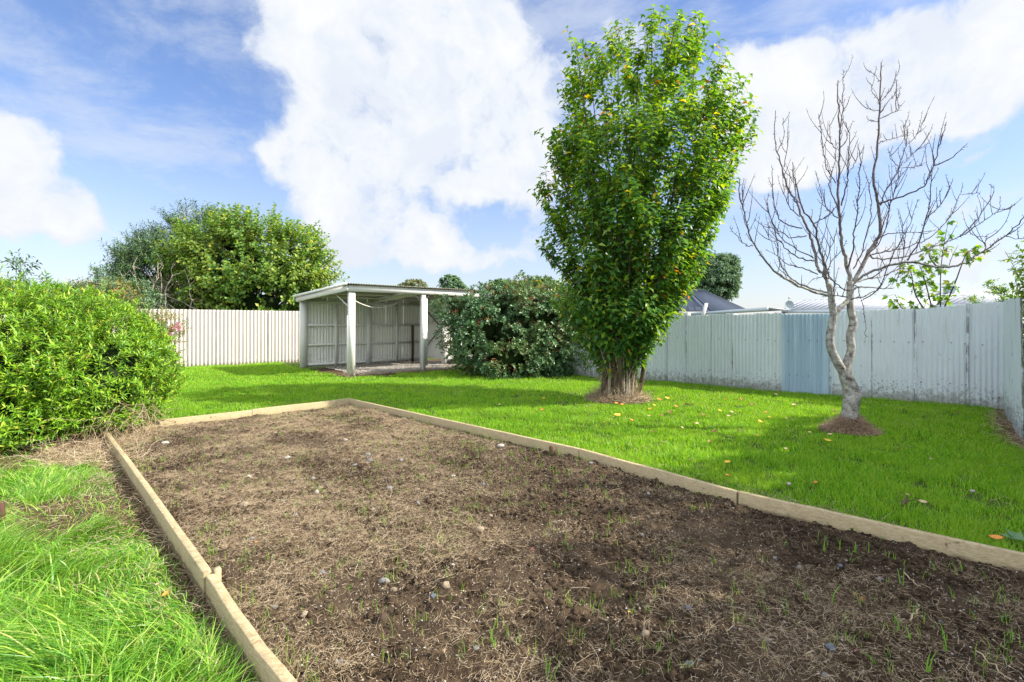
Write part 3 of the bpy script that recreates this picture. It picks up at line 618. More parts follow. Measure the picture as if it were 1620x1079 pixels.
cr = MB(); st = MB(); tips = [(912, 72, -.3), (935, 130, .5), (978, 72, .3), (1031, 30, 0), (1070, 42, .4), (1100, 75, -.4), (1128, 150, -.3), (1166, 172, .1), (1190, 200, -.1), (895, 150, .2), (872, 225, -.3), (866, 300, .3), (1010, 90, -.8), (1050, 110, .9), (950, 110, -.9), (1140, 330, .5), (1120, 380, -.2), (868, 400, -.2), (1090, 450, .2), (990, 200, -1.3), (1060, 220, -1.3), (930, 250, -1.2), (1000, 330, -1.4), (940, 420, -1.1), (1060, 400, -1.2)]
SH = []
for i, (x, y, dy) in enumerate(tips):
    e = PX(x, y, TY+dy); b = TB+np.array([RNG.normal()*.14, RNG.normal()*.14, .1]); m1 = b+(e-b)*[.22, .25, .42]; n = 14
    t = np.linspace(0, 1, n)[:, None]; c1 = b+[(e[0]-b[0])*.14, dy*.2, 1.3]
    P = b*(1-t)**2+2*c1*t*(1-t)+e*t*t; P += np.cumsum(RNG.normal(size=(n, 3))*.018, 0)*[1, 1, 0]; P[-1] = e
    st.tube(P, np.linspace(.052, .006, n), 6)
    k = 16
    for q in range(n*5):
        s_ = .30+.7*RNG.random(); ii = min(n-2, int(s_*(n-1))); p = P[ii]+(P[ii+1]-P[ii])*RNG.random(); a = RNG.random()*6.283
        SH.append((p, np.array([math.cos(a)*.55+(p[0]-TB[0])*.12, math.sin(a)*.55+(p[1]-TY)*.12, .8]), .35+.25*RNG.random()))
for q in range(150):
    a = RNG.random()*6.283; z = .78+.75*RNG.random(); r = .12+.22*RNG.random()+(z-.78)*.25; SH.append((TB+[r*math.cos(a), r*math.sin(a), z], np.array([math.cos(a)*.7, math.sin(a)*.7, .4]), .35))
sP = np.array([s_[0] for s_ in SH]); sD = np.array([s_[1] for s_ in SH]); sL = np.array([s_[2] for s_ in SH])
l_ = np.interp(sP[:, 2], ez, elx); r_ = np.interp(sP[:, 2], ez, erx); ok = (sP[:, 0] > l_-.05) & (sP[:, 0] < r_+.05)
shoots(cr, sP[ok], sD[ok], sL[ok], 9, .132, .070, spread=.9, droop=.6, curve=.22, stem=st, stemr=.004)
n = 1500; z = RNG.uniform(ez[0], ez[-2], n*2); wgt = np.interp(z, ez, erx-elx); keep = RNG.random(n*2)*2.6 < wgt; z = z[keep]; th = RNG.random(len(z))*6.283
r = .60+.40*RNG.random(len(z))**.7; lump = fbm(th*1.6+5, z*1.2, 1.3, 3); r = r*(.72+.48*lump); P = envp(z, th, np.minimum(r, .97))
O = np.stack([np.cos(th)*.45, np.sin(th)*.45, np.full(len(z), .9)], -1)
keep2 = fbm(P[:, 0]*1.0+P[:, 1], P[:, 2], 1.9, 2) > .40
shoots(cr, P[keep2]-O[keep2]*.2, O[keep2]*[1.25, 1.25, 1], .42, 10, .135, .072, spread=1.0, droop=.6, curve=.22, stem=st, stemr=.004)
# top leader shoots with closely set leaves
e = np.array([PX(x, y, TY+dy) for x, y, dy in tips[:15]]); shoots(cr, e-[0, 0, .55], np.tile([0, 0, 1.], (len(e), 1)), .62, 20, .115, .062, spread=1.0, droop=.15, curve=.25)
cr.build('crown', M['tree_leaf'], bt); st.build('stems', M['bark_dark'], bt)
# flared trunk base clothed in dry suckers
tr = MB(); ph = np.linspace(0, 2*math.pi, 49); rows = []
for z, r0_ in ((-.03, .46), (.05, .36), (.16, .27), (.34, .225), (.55, .22), (.75, .24), (.95, .27)):
    rr = r0_*(1+.16*np.sin(ph*7+z*2)+.08*np.sin(ph*13+1)); rows.append(np.stack([TB[0]+rr*np.cos(ph), TB[1]+rr*np.sin(ph)*.9, np.full(49, z)], -1))
tr.grid(np.array(rows)); tr.build('trunk', M['bark_dark'], bt, smooth=True)
def strands(mb, n, base_fn, ln, r=.0028, kink=.3, up=0.5, seg=4):
    P0, D = base_fn(n); D = nrm(D); L_ = ln*(.5+RNG.random(n)); pts = [P0]; d = D
    for k in range(seg): d = nrm(d+RNG.normal(size=(n, 3))*kink); pts.append(pts[-1]+d*(L_/seg)[:, None])
    P = np.stack(pts, 1); A = nrm(np.cross(D, RNG.normal(size=(n, 3)))); B = nrm(np.cross(D, A)); c3 = np.array([0, 2.1, 4.2])
    off = A[:, None, None]*np.cos(c3)[None, None, :, None]+B[:, None, None]*np.sin(c3)[None, None, :, None]
    rr = np.linspace(1, .45, seg+1)[None, :, None, None]*r
    V = (P[:, :, None]+off*rr).reshape(-1, 3); b = np.arange(n)[:, None]*(seg+1)*3; Q = []
    for k in range(seg):
        for j in range(3): Q.append(b+np.array([[k*3+j, k*3+(j+1) % 3, k*3+3+(j+1) % 3, k*3+3+j]]))
    mb.add(V, np.concatenate(Q))
def suck(n):
    a = RNG.random(n)*6.283; z = RNG.random(n)**.8*1.0; r = np.interp(z, [0, .16, .34, .95], [.50, .30, .24, .29])
    return np.stack([TB[0]+r*np.cos(a), TB[1]+r*np.sin(a)*.9, z], -1), np.stack([np.cos(a)*.35, np.sin(a)*.35, np.where(RNG.random(n) < .6, 1., -1.)], -1)
mb = MB(); strands(mb, 2600, suck, .22, .0032, .4)
def skirt(n):
    a = RNG.random(n)*6.283; r = .32+.32*RNG.random(n); return np.stack([TB[0]+r*np.cos(a), TB[1]+r*np.sin(a)*.9, .02+.17*(.64-r)/.32*RNG.random(n)], -1), np.stack([np.cos(a+1.3), np.sin(a+1.3), RNG.normal(size=n)*.25], -1)
strands(mb, 1500, skirt, .2, .003, .5); o = mb.build('dry_suckers', M['straw'], bt); o['kind'] = 'stuff'
# few upright bare stems in front of the trunk
mb = MB()
for k in range(12):
    a = -1.57+RNG.normal()*.9; b = TB+np.array([math.cos(a)*.3, math.sin(a)*.3, .0]); mb.tube([b, b+[RNG.normal()*.03, 0, .5], b+[RNG.normal()*.1+math.cos(a)*.15, math.sin(a)*.15, 1.15]], [.018, .014, .008], 6)
mb.build('stems', M['dead_twig'], bt)

# ------------------------------------------------------------------ bare fruit tree
FBs = G(1345, 682); FY = float(FBs[1])
ft = thing('bare_fruit_tree', tuple(FBs), 'leafless fruit tree with forked pale lichened trunk in front of the fence', 'tree')
def smooth_path(pts, Y0, Y1, sub=5):
    P = np.array([PX(x, y, 1.0) for x, y in pts]); n = len(pts); t = np.linspace(0, 1, n)
    ln = np.r_[0, np.cumsum(np.linalg.norm(np.diff(np.array(pts, float), axis=0), axis=1))]; ln /= ln[-1]
    T = np.linspace(0, 1, (n-1)*sub+1); xs = np.array([p[0] for p in pts], float); ys = np.array([p[1] for p in pts], float)
    def cr_(v):                              # Catmull-Rom through the points
        v = np.r_[2*v[0]-v[1], v, 2*v[-1]-v[-2]]; o = []
        for i in range(1, n):
            for s_ in np.arange(sub)/sub:
                a, b, c, d = v[i-1:i+3]; o.append(.5*(2*b+(c-a)*s_+(2*a-5*b+4*c-d)*s_*s_+(3*b-a-3*c+d)*s_**3))
        o.append(v[-2]); return np.array(o)
    x_, y_, l_ = cr_(xs), cr_(ys), cr_(ln); Yd = Y0+(Y1-Y0)*np.clip(l_, 0, 1)**1.2
    return np.stack([(x_-CX)/F*Yd, Yd, H-(y_-HY)*Yd/F], -1)
tk = MB(); P = smooth_path([(1345, 684), (1345, 656), (1346, 640), (1348, 624), (1343, 608), (1338, 594), (1339, 582), (1342, 570), (1347, 553), (1345, 531), (1350, 511), (1346, 490), (1345, 472), (1345, 446)], FY, FY)
def trunk_tube(mb, P, R, k=14, bump=.12):
    n = len(P); i0 = mb.n; mb.tube(P, R, k); V = mb.v[-2]
    c = np.repeat(P, k, 0); d = V-c; f = 1+bump*(fbm(V[:, 0]*3+V[:, 1]*3+5, V[:, 2]*2, 5, 3)-.5)*2; mb.v[-2] = c+d*f[:, None]
trunk_tube(tk, P, np.interp(np.linspace(0, 1, len(P)), [0, .06, .12, .22, .3, .4, .5, .75, 1], [.135, .105, .098, .108, .088, .08, .056, .050, .042]))
P = smooth_path([(1338, 594), (1327, 577), (1316, 555), (1313, 537), (1316, 513), (1319, 498), (1316, 480), (1315, 465), (1311, 450)], FY, FY-.05); trunk_tube(tk, P, np.linspace(.060, .038, len(P)))
P = smooth_path([(1319, 500), (1328, 488), (1340, 477), (1345, 468)], FY-.03, FY); trunk_tube(tk, P, np.linspace(.035, .03, len(P)), 10)
tk.build('trunk', M['bark_pale'], ft, smooth=True)
# (points, start radius, depth at the end relative to the trunk)
BR = [([(1311, 452), (1302, 434), (1294, 424), (1289, 402), (1284, 380), (1280, 365), (1269, 345), (1261, 321), (1250, 304), (1241, 284), (1237, 264), (1229, 242), (1226, 220), (1227, 175)], .036, .7),
      ([(1309, 448), (1306, 432), (1304, 417), (1296, 391), (1293, 369), (1287, 354), (1270, 330), (1261, 298), (1257, 284), (1254, 257)], .03, -.5),
      ([(1287, 354), (1307, 343), (1324, 326)], .012, -.2), ([(1241, 264), (1247, 222), (1248, 208)], .008, .8),
      ([(1230, 240), (1240, 222), (1239, 200), (1238, 186)], .007, .7),
      ([(1317, 469), (1291, 463), (1269, 454), (1246, 443), (1224, 428), (1209, 410), (1193, 387), (1183, 363), (1176, 330), (1170, 313), (1170, 284)], .027, -.9),
      ([(1191, 389), (1180, 388), (1168, 376), (1155, 361)], .008, -1.0), ([(1176, 330), (1175, 310), (1174, 298)], .006, -.9),
      ([(1309, 463), (1287, 458), (1261, 447), (1246, 434), (1231, 410), (1230, 384), (1224, 358), (1214, 330), (1216, 306)], .02, .4),
      ([(1294, 434), (1269, 424), (1243, 417), (1230, 405), (1211, 395)], .013, .9),
      ([(1287, 413), (1269, 410), (1246, 395), (1231, 380), (1219, 380), (1204, 352)], .013, -.8),
      ([(1287, 408), (1261, 395), (1239, 378), (1220, 347), (1214, 320)], .012, .2),
      ([(1276, 373), (1250, 375), (1230, 365), (1209, 354)], .011, -.6), ([(1269, 361), (1243, 354), (1231, 341), (1224, 317), (1221, 275), (1221, 262)], .013, -.3),
      ([(1265, 343), (1248, 324), (1240, 300), (1237, 262)], .010, .6),
      ([(1345, 448), (1341, 425), (1337, 406), (1332, 387), (1330, 363), (1328, 336), (1325, 299), (1327, 280), (1328, 235), (1328, 194), (1326, 160), (1326, 127)], .040, .15),
      ([(1328, 208), (1333, 173), (1334, 140), (1334, 110)], .010, .2), ([(1328, 235), (1340, 222), (1340, 205), (1337, 192)], .009, -.2),
      ([(1331, 325), (1338, 300), (1341, 280), (1343, 253), (1343, 220), (1339, 194)], .014, -.6), ([(1326, 328), (1313, 302), (1314, 280), (1322, 251), (1322, 223)], .014, .7),
      ([(1324, 236), (1314, 225), (1312, 190)], .008, .5), ([(1322, 290), (1307, 266), (1302, 235), (1296, 183)], .011, .4), ([(1303, 240), (1299, 210), (1295, 180)], .006, .2),
      ([(1327, 345), (1307, 328), (1304, 299)], .010, -.7), ([(1345, 268), (1352, 258), (1356, 250)], .006, -.3),
      ([(1345, 455), (1352, 443), (1363, 421), (1380, 391), (1392, 369), (1391, 339), (1388, 315), (1382, 284), (1387, 247), (1390, 201), (1392, 160), (1394, 123), (1394, 99)], .047, .5),
      ([(1392, 161), (1405, 147), (1414, 131), (1418, 114)], .008, .6), ([(1391, 180), (1407, 159), (1426, 137)], .008, .2), ([(1391, 188), (1418, 175), (1432, 159)], .009, .3), ([(1417, 176), (1418, 160), (1424, 146)], .005, .3),
      ([(1392, 161), (1381, 146), (1379, 134)], .006, .5), ([(1391, 175), (1380, 174), (1372, 170)], .006, .5), ([(1389, 192), (1380, 191), (1376, 190)], .005, .5), ([(1393, 130), (1388, 124), (1377, 111)], .006, .5), ([(1389, 228), (1400, 222), (1413, 220), (1442, 209)], .009, .9),
      ([(1391, 322), (1405, 318), (1416, 315), (1444, 304), (1463, 293), (1472, 275), (1481, 247), (1489, 220), (1497, 193)], .020, -.5), ([(1478, 262), (1500, 253), (1515, 242), (1531, 227)], .012, -.8),
      ([(1393, 325), (1398, 308), (1413, 284), (1420, 270), (1431, 238), (1435, 227), (1436, 205), (1439, 190)], .016, 1.0), ([(1432, 228), (1431, 210), (1427, 191)], .007, 1), ([(1437, 227), (1455, 209), (1460, 190)], .008, 1.2), ([(1430, 258), (1444, 244), (1457, 233)], .008, .8), ([(1426, 266), (1445, 264), (1462, 258)], .007, .9), ([(1421, 263), (1410, 252), (1405, 233)], .007, .8),
      ([(1385, 390), (1403, 341), (1413, 308), (1424, 280), (1426, 268)], .011, -.3),
      ([(1352, 446), (1370, 434), (1398, 423), (1440, 414), (1463, 419), (1485, 422), (1515, 420), (1537, 410), (1565, 391), (1592, 373), (1616, 348), (1640, 335)], .028, -1.2), ([(1558, 395), (1560, 374)], .006, -1.1), ([(1592, 374), (1606, 377), (1625, 377)], .006, -1.3),
      ([(1352, 448), (1370, 442), (1392, 437), (1416, 428), (1431, 420)], .020, .7), ([(1345, 462), (1361, 454), (1398, 456), (1415, 455)], .019, -.3),
      ([(1375, 402), (1381, 408), (1403, 410), (1440, 404), (1474, 391), (1500, 382), (1533, 366), (1565, 343), (1581, 330), (1583, 311)], .018, .7), ([(1581, 331), (1595, 330)], .005, .7), ([(1520, 373), (1548, 345), (1572, 306), (1565, 291)], .011, .5), ([(1534, 367), (1545, 374), (1560, 373), (1576, 364)], .006, .4),
      ([(1372, 408), (1381, 402), (1407, 397), (1435, 391), (1463, 380), (1481, 367), (1500, 347), (1518, 310), (1523, 289)], .016, 1.3), ([(1522, 308), (1550, 306)], .006, 1.3),
      ([(1436, 412), (1453, 384), (1464, 350), (1472, 317), (1473, 280), (1474, 262)], .013, -.9), ([(1466, 345), (1489, 323), (1507, 286)], .008, -.9),
      ([(1385, 380), (1403, 371), (1431, 368), (1479, 365)], .012, -.5), ([(1365, 474), (1387, 460), (1407, 415), (1426, 380), (1439, 354), (1452, 315)], .010, -.7),
      ([(1352, 452), (1358, 456), (1366, 490), (1369, 516), (1368, 537)], .008, -.5), ([(1341, 425), (1350, 395), (1350, 369), (1356, 336), (1359, 299), (1361, 246), (1357, 229)], .016, -.6),
      ([(1350, 425), (1363, 400), (1372, 369), (1378, 332), (1374, 291), (1366, 262)], .014, .9), ([(1318, 462), (1320, 447), (1307, 425), (1309, 408), (1320, 376), (1323, 360)], .011, -.6),
      ([(1344, 460), (1330, 455), (1312, 440), (1290, 440), (1278, 450)], .011, -.8), ([(1340, 470), (1325, 468), (1300, 470)], .013, -.5), ([(1346, 474), (1365, 470), (1380, 462), (1392, 455)], .012, -.4),
      ([(1420, 440), (1430, 395), (1426, 350), (1420, 330)], .010, .9), ([(1305, 434), (1318, 410), (1332, 395), (1340, 380)], .010, .9), ([(1292, 365), (1300, 330), (1298, 300), (1290, 270)], .009, .8), ([(1261, 320), (1256, 290), (1255, 262)], .008, .9), ([(1370, 405), (1395, 380), (1405, 340), (1408, 310)], .010, -.6)]
lb = MB(); tw = MB(); q = []
for pts, r0_, dd in BR:
    P = smooth_path(pts, FY+(0 if r0_ > .018 else dd*.6), FY+dd, 4); n = len(P); P[1:-1] += RNG.normal(size=(n-2, 3))*.006
    R_ = r0_*.58*(1-np.linspace(0, 1, n)*.82)+.0016; (lb if r0_ >= .018 else tw).tube(P, R_, 8 if r0_ > .018 else 5)
    seg = np.linalg.norm(np.diff(P, axis=0), axis=1)
    for i in range(1, n-1):
        T = nrm(P[i+1]-P[i-1])
        for k in range(RNG.poisson(seg[i]/.045)):          # fruiting spurs
            d = nrm(np.cross(T, RNG.normal(size=3)))*.8+T*.5; p = P[i]+(P[i+1]-P[i])*RNG.random(); L_ = .015+.035*RNG.random()
            tw.tube([p, p+d*L_], [.0035, .002], 3)
        if T[2] > -.1 and n*.15 < i < n*.82 and RNG.random() < seg[i]/.17:                      # long thin shoots
            d = nrm(np.cross(T, RNG.normal(size=3)))*.7+T*.5+[0, 0, .5]; L_ = .14+.36*RNG.random()**1.7; m = 7; pp = [P[i]]; d = nrm(d)
            for s_ in range(m): d = nrm(d+RNG.normal(size=3)*.07+[0, 0, .14]); pp.append(pp[-1]+d*L_/m)
            tw.tube(pp, np.linspace(.0055, .002, m+1), 4)
            for s_ in range(2, m, 2): a_ = pp[s_]; tw.tube([a_, a_+nrm(RNG.normal(size=3)+d)*.03], [.003, .0018], 3)
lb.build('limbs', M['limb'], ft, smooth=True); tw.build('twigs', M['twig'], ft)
# dry mulch heap at its foot
mh = MB(); rings = []
for r, z in ((.01, .21), (.09, .195), (.15, .12), (.23, .04), (.31, -.02)):
    th = np.linspace(0, 2*math.pi, 33); rr = r*(1+.12*np.sin(th*3+1)); rings.append(np.stack([FBs[0]+rr*np.cos(th), FBs[1]+rr*np.sin(th), z+0*th], -1))
hp = thing('mulch_heap', tuple(FBs), 'small cone of dry brown needles heaped round the fruit tree base', 'mulch')
mh.grid(np.array(rings), flip=True).build('mound', M['bare'], hp)
def mulch(n):
    a = RNG.random(n)*6.283; r = .33*RNG.random(n)**.7; z = np.interp(r, [0, .09, .16, .25, .38], [.21, .195, .12, .04, .005])
    return np.stack([FBs[0]+r*np.cos(a), FBs[1]+r*np.sin(a), z+.01], -1), np.stack([np.cos(a), np.sin(a), -.45+RNG.normal(size=n)*.35], -1)+RNG.normal(size=(n, 3))*.5
mb = MB(); strands(mb, 3200, mulch, .09, .0016, .3, seg=3)
M['needles'] = mat('needles', lambda k: k.ramp(island(k), [(0, (.20, .12, .08)), (.5, (.40, .27, .18)), (1, (.60, .47, .34))]), .8)
o = mb.build('needles', M['needles'], hp); o['kind'] = 'stuff'

# ------------------------------------------------------------------ shrubs and trees behind
def pb(x, y, Y, rx, ry, rd):             # ellipsoid from picture position and size in metres at distance Y
    c = PX(x, y, Y); return (*c, rx*Y/F, rd, ry*Y/F)
def core(mb, blobs, f=.72):             # solid dark mass inside the foliage, coloured to stand for inner shade
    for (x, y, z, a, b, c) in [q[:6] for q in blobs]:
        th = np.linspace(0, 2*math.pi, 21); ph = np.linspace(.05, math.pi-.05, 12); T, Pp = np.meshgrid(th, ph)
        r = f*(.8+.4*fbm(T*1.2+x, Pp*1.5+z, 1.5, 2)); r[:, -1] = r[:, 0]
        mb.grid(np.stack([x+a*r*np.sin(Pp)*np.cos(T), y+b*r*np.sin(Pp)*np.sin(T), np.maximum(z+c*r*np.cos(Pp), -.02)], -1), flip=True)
def limbs(mb, base, targets, r0_=.06, n=8, wob=.05):
    for e in targets:
        t = np.linspace(0, 1, n)[:, None]; e = np.asarray(e); b = np.asarray(base)+RNG.normal(size=3)*[.08, .08, 0]; c1 = b+(e-b)*[.25, .25, .6]
        P = b*(1-t)**2+2*c1*t*(1-t)+e*t*t; P[1:-1] += RNG.normal(size=(n-2, 3))*wob; mb.tube(P, np.linspace(r0_, r0_*.15, n), 6)
# bright hebe-like shrub, left foreground
hb = [pb(45, 580, 6.5, 165, 122, 1.25), pb(172, 596, 6.5, 80, 84, .85), pb(-150, 600, 6.4, 220, 150, 1.5), pb(30, 650, 6.1, 125, 60, .95), pb(120, 556, 6.8, 90, 76, 1.0)]
hs = thing('evergreen_shrub', tuple(PX(90, 511, 6.4)*[1, 1, 0]), 'large rounded bright green narrow-leaved shrub at the left edge of the lawn', 'shrub')
P, O = blob_pts(hb, 5200, .86, .22, .13); cr = MB(); st = MB()
O = nrm(O*.75+[0, 0, .55]); keep = (fbm(P[:, 0]*1.5+P[:, 1], P[:, 2]*1.3, 2.6, 3) > .34) & (P[:, 1] < 7.6)
shoots(cr, P[keep], O[keep]+RNG.normal(size=(keep.sum(), 3))*.28, .13, 15, .075, .017, spread=.95, droop=-.1, curve=.1, stem=st, stemr=.003, fold=.15)
P2, O2 = blob_pts(hb, 6000, .55, .2, .1); shoots(cr, P2, nrm(O2+[0, 0, .6]), .12, 9, .07, .017, spread=1.0, curve=.1, fold=.15)
P4, O4 = blob_pts(hb, 260, .97, .3, .3); shoots(cr, P4, nrm(O4*.6+[0, 0, .8])+RNG.normal(size=P4.shape)*.25, .26, 20, .07, .015, spread=.8, curve=.1, stem=st, stemr=.003, fold=.15)
cr.build('foliage', M['hebe_leaf'], hs); co_ = MB(); core(co_, hb, .55); co_.build('dark_core', M['core'], hs)
bb = PX(90, 511, 6.4)*[1, 1, 0]; P3, O3 = blob_pts(hb, 130, .7, .2, .2); limbs(st, bb, P3, .02, 7, .05)
st.build('branches', M['bark_dark'], hs)
# pale dry stems under its right side
mb = MB()
def dry(n):
    x = RNG.uniform(95, 235, n); y = RNG.uniform(660, 712, n); p = np.array([G(a, b) for a, b in zip(x, y)]); p[:, 2] = .01+.5*RNG.random(n)**1.3; p[:, 1] += .15
    return p, np.stack([RNG.normal(size=n)*.6+.2, -.4+RNG.normal(size=n)*.4, -.9+.8*RNG.random(n)], -1)
strands(mb, 900, dry, .42, .0026, .32, seg=5)
def dry2(n):
    x = RNG.uniform(60, 225, n); y = RNG.uniform(700, 742, n); p = np.array([G(a, b) for a, b in zip(x, y)]); p[:, 2] = .015+.04*RNG.random(n)
    return p, np.stack([RNG.normal(size=n), RNG.normal(size=n), RNG.normal(size=n)*.12], -1)
strands(mb, 1300, dry2, .28, .0022, .35, seg=4)
tag(mb.build('dry_stems', M['straw'], loc=G(160, 700)), 'tangle of pale dry stems under the right side of the bright green shrub', 'dead stems', kind='stuff')
# pink flowering shrub behind it
ps = [pb(243, 532, 9.3, 34, 34, .4), pb(268, 515, 9.4, 17, 16, .25), pb(225, 520, 9.3, 30, 25, .4), pb(258, 560, 9.3, 16, 26, .25)]
pt = thing('flowering_shrub', tuple(PX(235, 511, 9.3)*[1, 1, 0]), 'small shrub with pink flowers peeking out behind the bright green shrub', 'shrub')
P, O = blob_pts(ps, 420, .5, .4, .1); cr = MB(); st = MB(); shoots(cr, P, O+[0, 0, .3], .14, 8, .045, .022, stem=st, stemr=.0025); cr.build('foliage', M['autumn_leaf'], pt)
limbs(st, PX(235, 511, 9.3)*[1, 1, 0], P[:24], .014); st.build('branches', M['bark_dark'], pt)
fl = []
for (x, y) in ((282, 512), (276, 519), (254, 540), (262, 543), (249, 536), (230, 524), (268, 528), (284, 520), (273, 537), (276, 553), (232, 517)):
    c = PX(x, y, 9.05+RNG.random()*.1); m_ = MB(); n = 14; D = nrm(RNG.normal(size=(n, 3))+[0, -.7, .3]); leaves(m_, c+D*.012, D, RNG.normal(size=(n, 3)), np.full(n, .05), np.full(n, .035), .2, .2); m_.build('flower', M['flower'], pt)
# berried bush beside the shed
cb = [pb(722, 478, 14.0, 24, 10, .35), pb(762, 520, 14.3, 46, 50, .9), pb(815, 520, 14.4, 62, 62, 1.1), pb(735, 488, 14.0, 34, 20, .5), pb(868, 545, 14.5, 50, 44, .9), pb(800, 565, 13.9, 50, 30, .8), pb(850, 505, 14.6, 60, 50, 1.0), pb(780, 484, 14.4, 50, 22, .7), pb(746, 548, 13.9, 22, 20, .35)]
ct = thing('berry_bush', tuple(PX(820, 511, 14.6)*[1, 1, 0]), 'big arching dark green bush with orange-red berries between the shed and the leafy tree', 'shrub')
P, O = blob_pts(cb, 6400, .72, .75, .04); keep = fbm(P[:, 0]*1.2+P[:, 1]*.7, P[:, 2]*1.6, 2.2, 3) > .45
P, O = P[keep], O[keep]; cr = MB(); st = MB(); shoots(cr, P, nrm(O*[1, 1, .5]+[0, -.15, -.15])+RNG.normal(size=P.shape)*.3, .26, 13, .072, .040, spread=.9, droop=.2, stem=st, stemr=.004, bend=-.3)
P4, O4 = blob_pts(cb, 170, .95, .4, .3); shoots(cr, P4, nrm(O4+[-.1, 0, .2])+RNG.normal(size=P4.shape)*.2, .36, 16, .062, .034, spread=.8, droop=.1, stem=st, stemr=.005, bend=-.25)
cr.build('foliage', M['coto_leaf'], ct)
co_ = MB(); core(co_, cb, .62); co_.build('dark_core', M['core'], ct)
limbs(st, PX(830, 511, 14.9)*[1, 1, 0], P[RNG.choice(len(P), 70)], .035, 8, .07); st.build('branches', M['bark_dark'], ct)
mb = MB(); bsel = P[RNG.choice(len(P), 420)]
V0 = np.array([(1, 0, 0), (-1, 0, 0), (0, 1, 0), (0, -1, 0), (0, 0, 1), (0, 0, -1)], float); F0 = np.array([(0, 2, 4), (2, 1, 4), (1, 3, 4), (3, 0, 4), (2, 0, 5), (1, 2, 5), (3, 1, 5), (0, 3, 5)])
cen = (bsel[:, None]+RNG.normal(size=(len(bsel), 9, 3))*.045+[0, -.08, 0]).reshape(-1, 3)
mb.add((cen[:, None]+V0*.013).reshape(-1, 3), None, (np.arange(len(cen))[:, None, None]*6+F0).reshape(-1, 3)); o = mb.build('berries', M['berry'], ct); o['kind'] = 'stuff'
# yellow-green climber over its top, dark shrub in the shade behind
def shrub(name, label, blobs, n, m_, leaf, Ls, Ws, zmin=.05, base=None, inner=.6, lump=.5, up=.4, ln=.25, thr=.38, bark='bark_dark', nl=30, cat='shrub', r0_=.03, nleaf=10, group=None, droop=.1, trunk=None, coref=None):
    b = np.array(blobs[0][:3])*[1, 1, 0] if base is None else np.asarray(base); t = thing(name, tuple(b), label, cat, group)
    P, O = blob_pts(blobs, n, inner, lump, zmin); k = fbm(P[:, 0]*1.1+P[:, 1]*.6, P[:, 2]*1.2, 6/max(1.5, blobs[0][3]*2), 3) > thr; P, O = P[k], O[k]
    cr = MB(); st = MB(); shoots(cr, P, nrm(O+[0, 0, up])+RNG.normal(size=P.shape)*.2, ln, nleaf, Ls, Ws, stem=st, stemr=.004*max(1, ln*2), droop=droop)
    cr.build('crown' if cat == 'tree' else 'foliage', leaf, t); limbs(st, b, P[RNG.choice(len(P), nl)], r0_, 8, .05*max(1, ln*3)); st.build('branches', M[bark], t)
    if trunk: tb = MB(); tb.tube([b-[0, 0, .1], b+[.05, 0, trunk[0]*.5], b+[0, .05, trunk[0]]], [trunk[1], trunk[1]*.8, trunk[1]*.6], 10); tb.build('trunk', M[bark], t)
    if coref: tb = MB(); core(tb, blobs, coref); tb.build('dark_core', M['core'], t)
    return t, P
shrub('climber', 'yellow-green climbing plant spilling over the top of the berry bush', [pb(850, 474, 14.9, 55, 20, .6), pb(885, 490, 14.8, 30, 26, .5), pb(800, 472, 15.0, 40, 14, .5), pb(905, 475, 15.1, 30, 18, .5)], 420, 0, M['vine_leaf'], .085, .065, base=(1.3, 15.0, 0))
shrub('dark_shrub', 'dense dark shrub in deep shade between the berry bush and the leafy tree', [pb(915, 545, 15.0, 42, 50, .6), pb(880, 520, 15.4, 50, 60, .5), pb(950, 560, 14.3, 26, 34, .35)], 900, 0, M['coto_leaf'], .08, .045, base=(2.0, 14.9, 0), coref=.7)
# big trees behind the left fence
shrub('conifer', 'dark green feathery conifer, left half of the tree mass behind the left fence', [pb(270, 440, 23.5, 58, 60, 1.8), pb(235, 455, 23, 45, 45, 1.4), pb(305, 400, 24, 50, 52, 1.5), pb(225, 405, 23, 20, 16, .6), pb(325, 380, 24, 35, 32, 1)], 2600, 0, M['conifer_leaf'], .20, .04, zmin=1.0, inner=.6, ln=.75, nleaf=18, cat='tree', trunk=(4, .3), r0_=.08, nl=50, thr=.40, up=.6, coref=.42)
shrub('maple_tree', 'broad light green bushy tree behind the left fence beside the shed', [pb(395, 430, 21.5, 85, 68, 1.8), pb(450, 435, 21, 55, 50, 1.4), pb(340, 425, 21.2, 50, 55, 1.3), pb(380, 385, 21.5, 60, 32, 1.2), pb(470, 400, 21, 28, 20, .7), pb(410, 480, 20.8, 75, 30, 1.0)], 3400, 0, M['maple_leaf'], .14, .11, zmin=1.0, inner=.60, ln=.85, nleaf=11, cat='tree', trunk=(3.5, .25), r0_=.07, nl=60, thr=.38, lump=.7, coref=.45, up=.55)
# outlying upright shoots of those trees
def sprigs(name, label, items, leaf, Ls, Ws, cat='plant', stemm='bark_dark', group=None, nleaf=12):
    for i, (x0, y0, x1, y1, Y) in enumerate(items):
        a, b = PX(x0, y0, Y), PX(x1, y1, Y); t = thing(name, tuple(a), label[i] if isinstance(label, list) else label, cat, group)
        m1 = MB(); m2 = MB(); c = a+(b-a)*[.3, .3, .55]; tt = np.linspace(0, 1, 9)[:, None]; P = a*(1-tt)**2+2*c*tt*(1-tt)+b*tt*tt
        m1.tube(P, np.linspace(.012, .004, 9)*Y/10, 5); k = nleaf; ti = .25+.75*np.sort(RNG.random(k)); Pk = np.stack([np.interp(ti, tt[:, 0], P[:, j]) for j in range(3)], -1)
        shoots(m2, Pk, RNG.normal(size=(k, 3))*[1, 1, .4]+[0, 0, .3], Ls*3.2, 11, Ls, Ws, stem=m1, stemr=.004, droop=.15)
        m1.build('stem', M[stemm], t); m2.build('foliage', leaf, t)
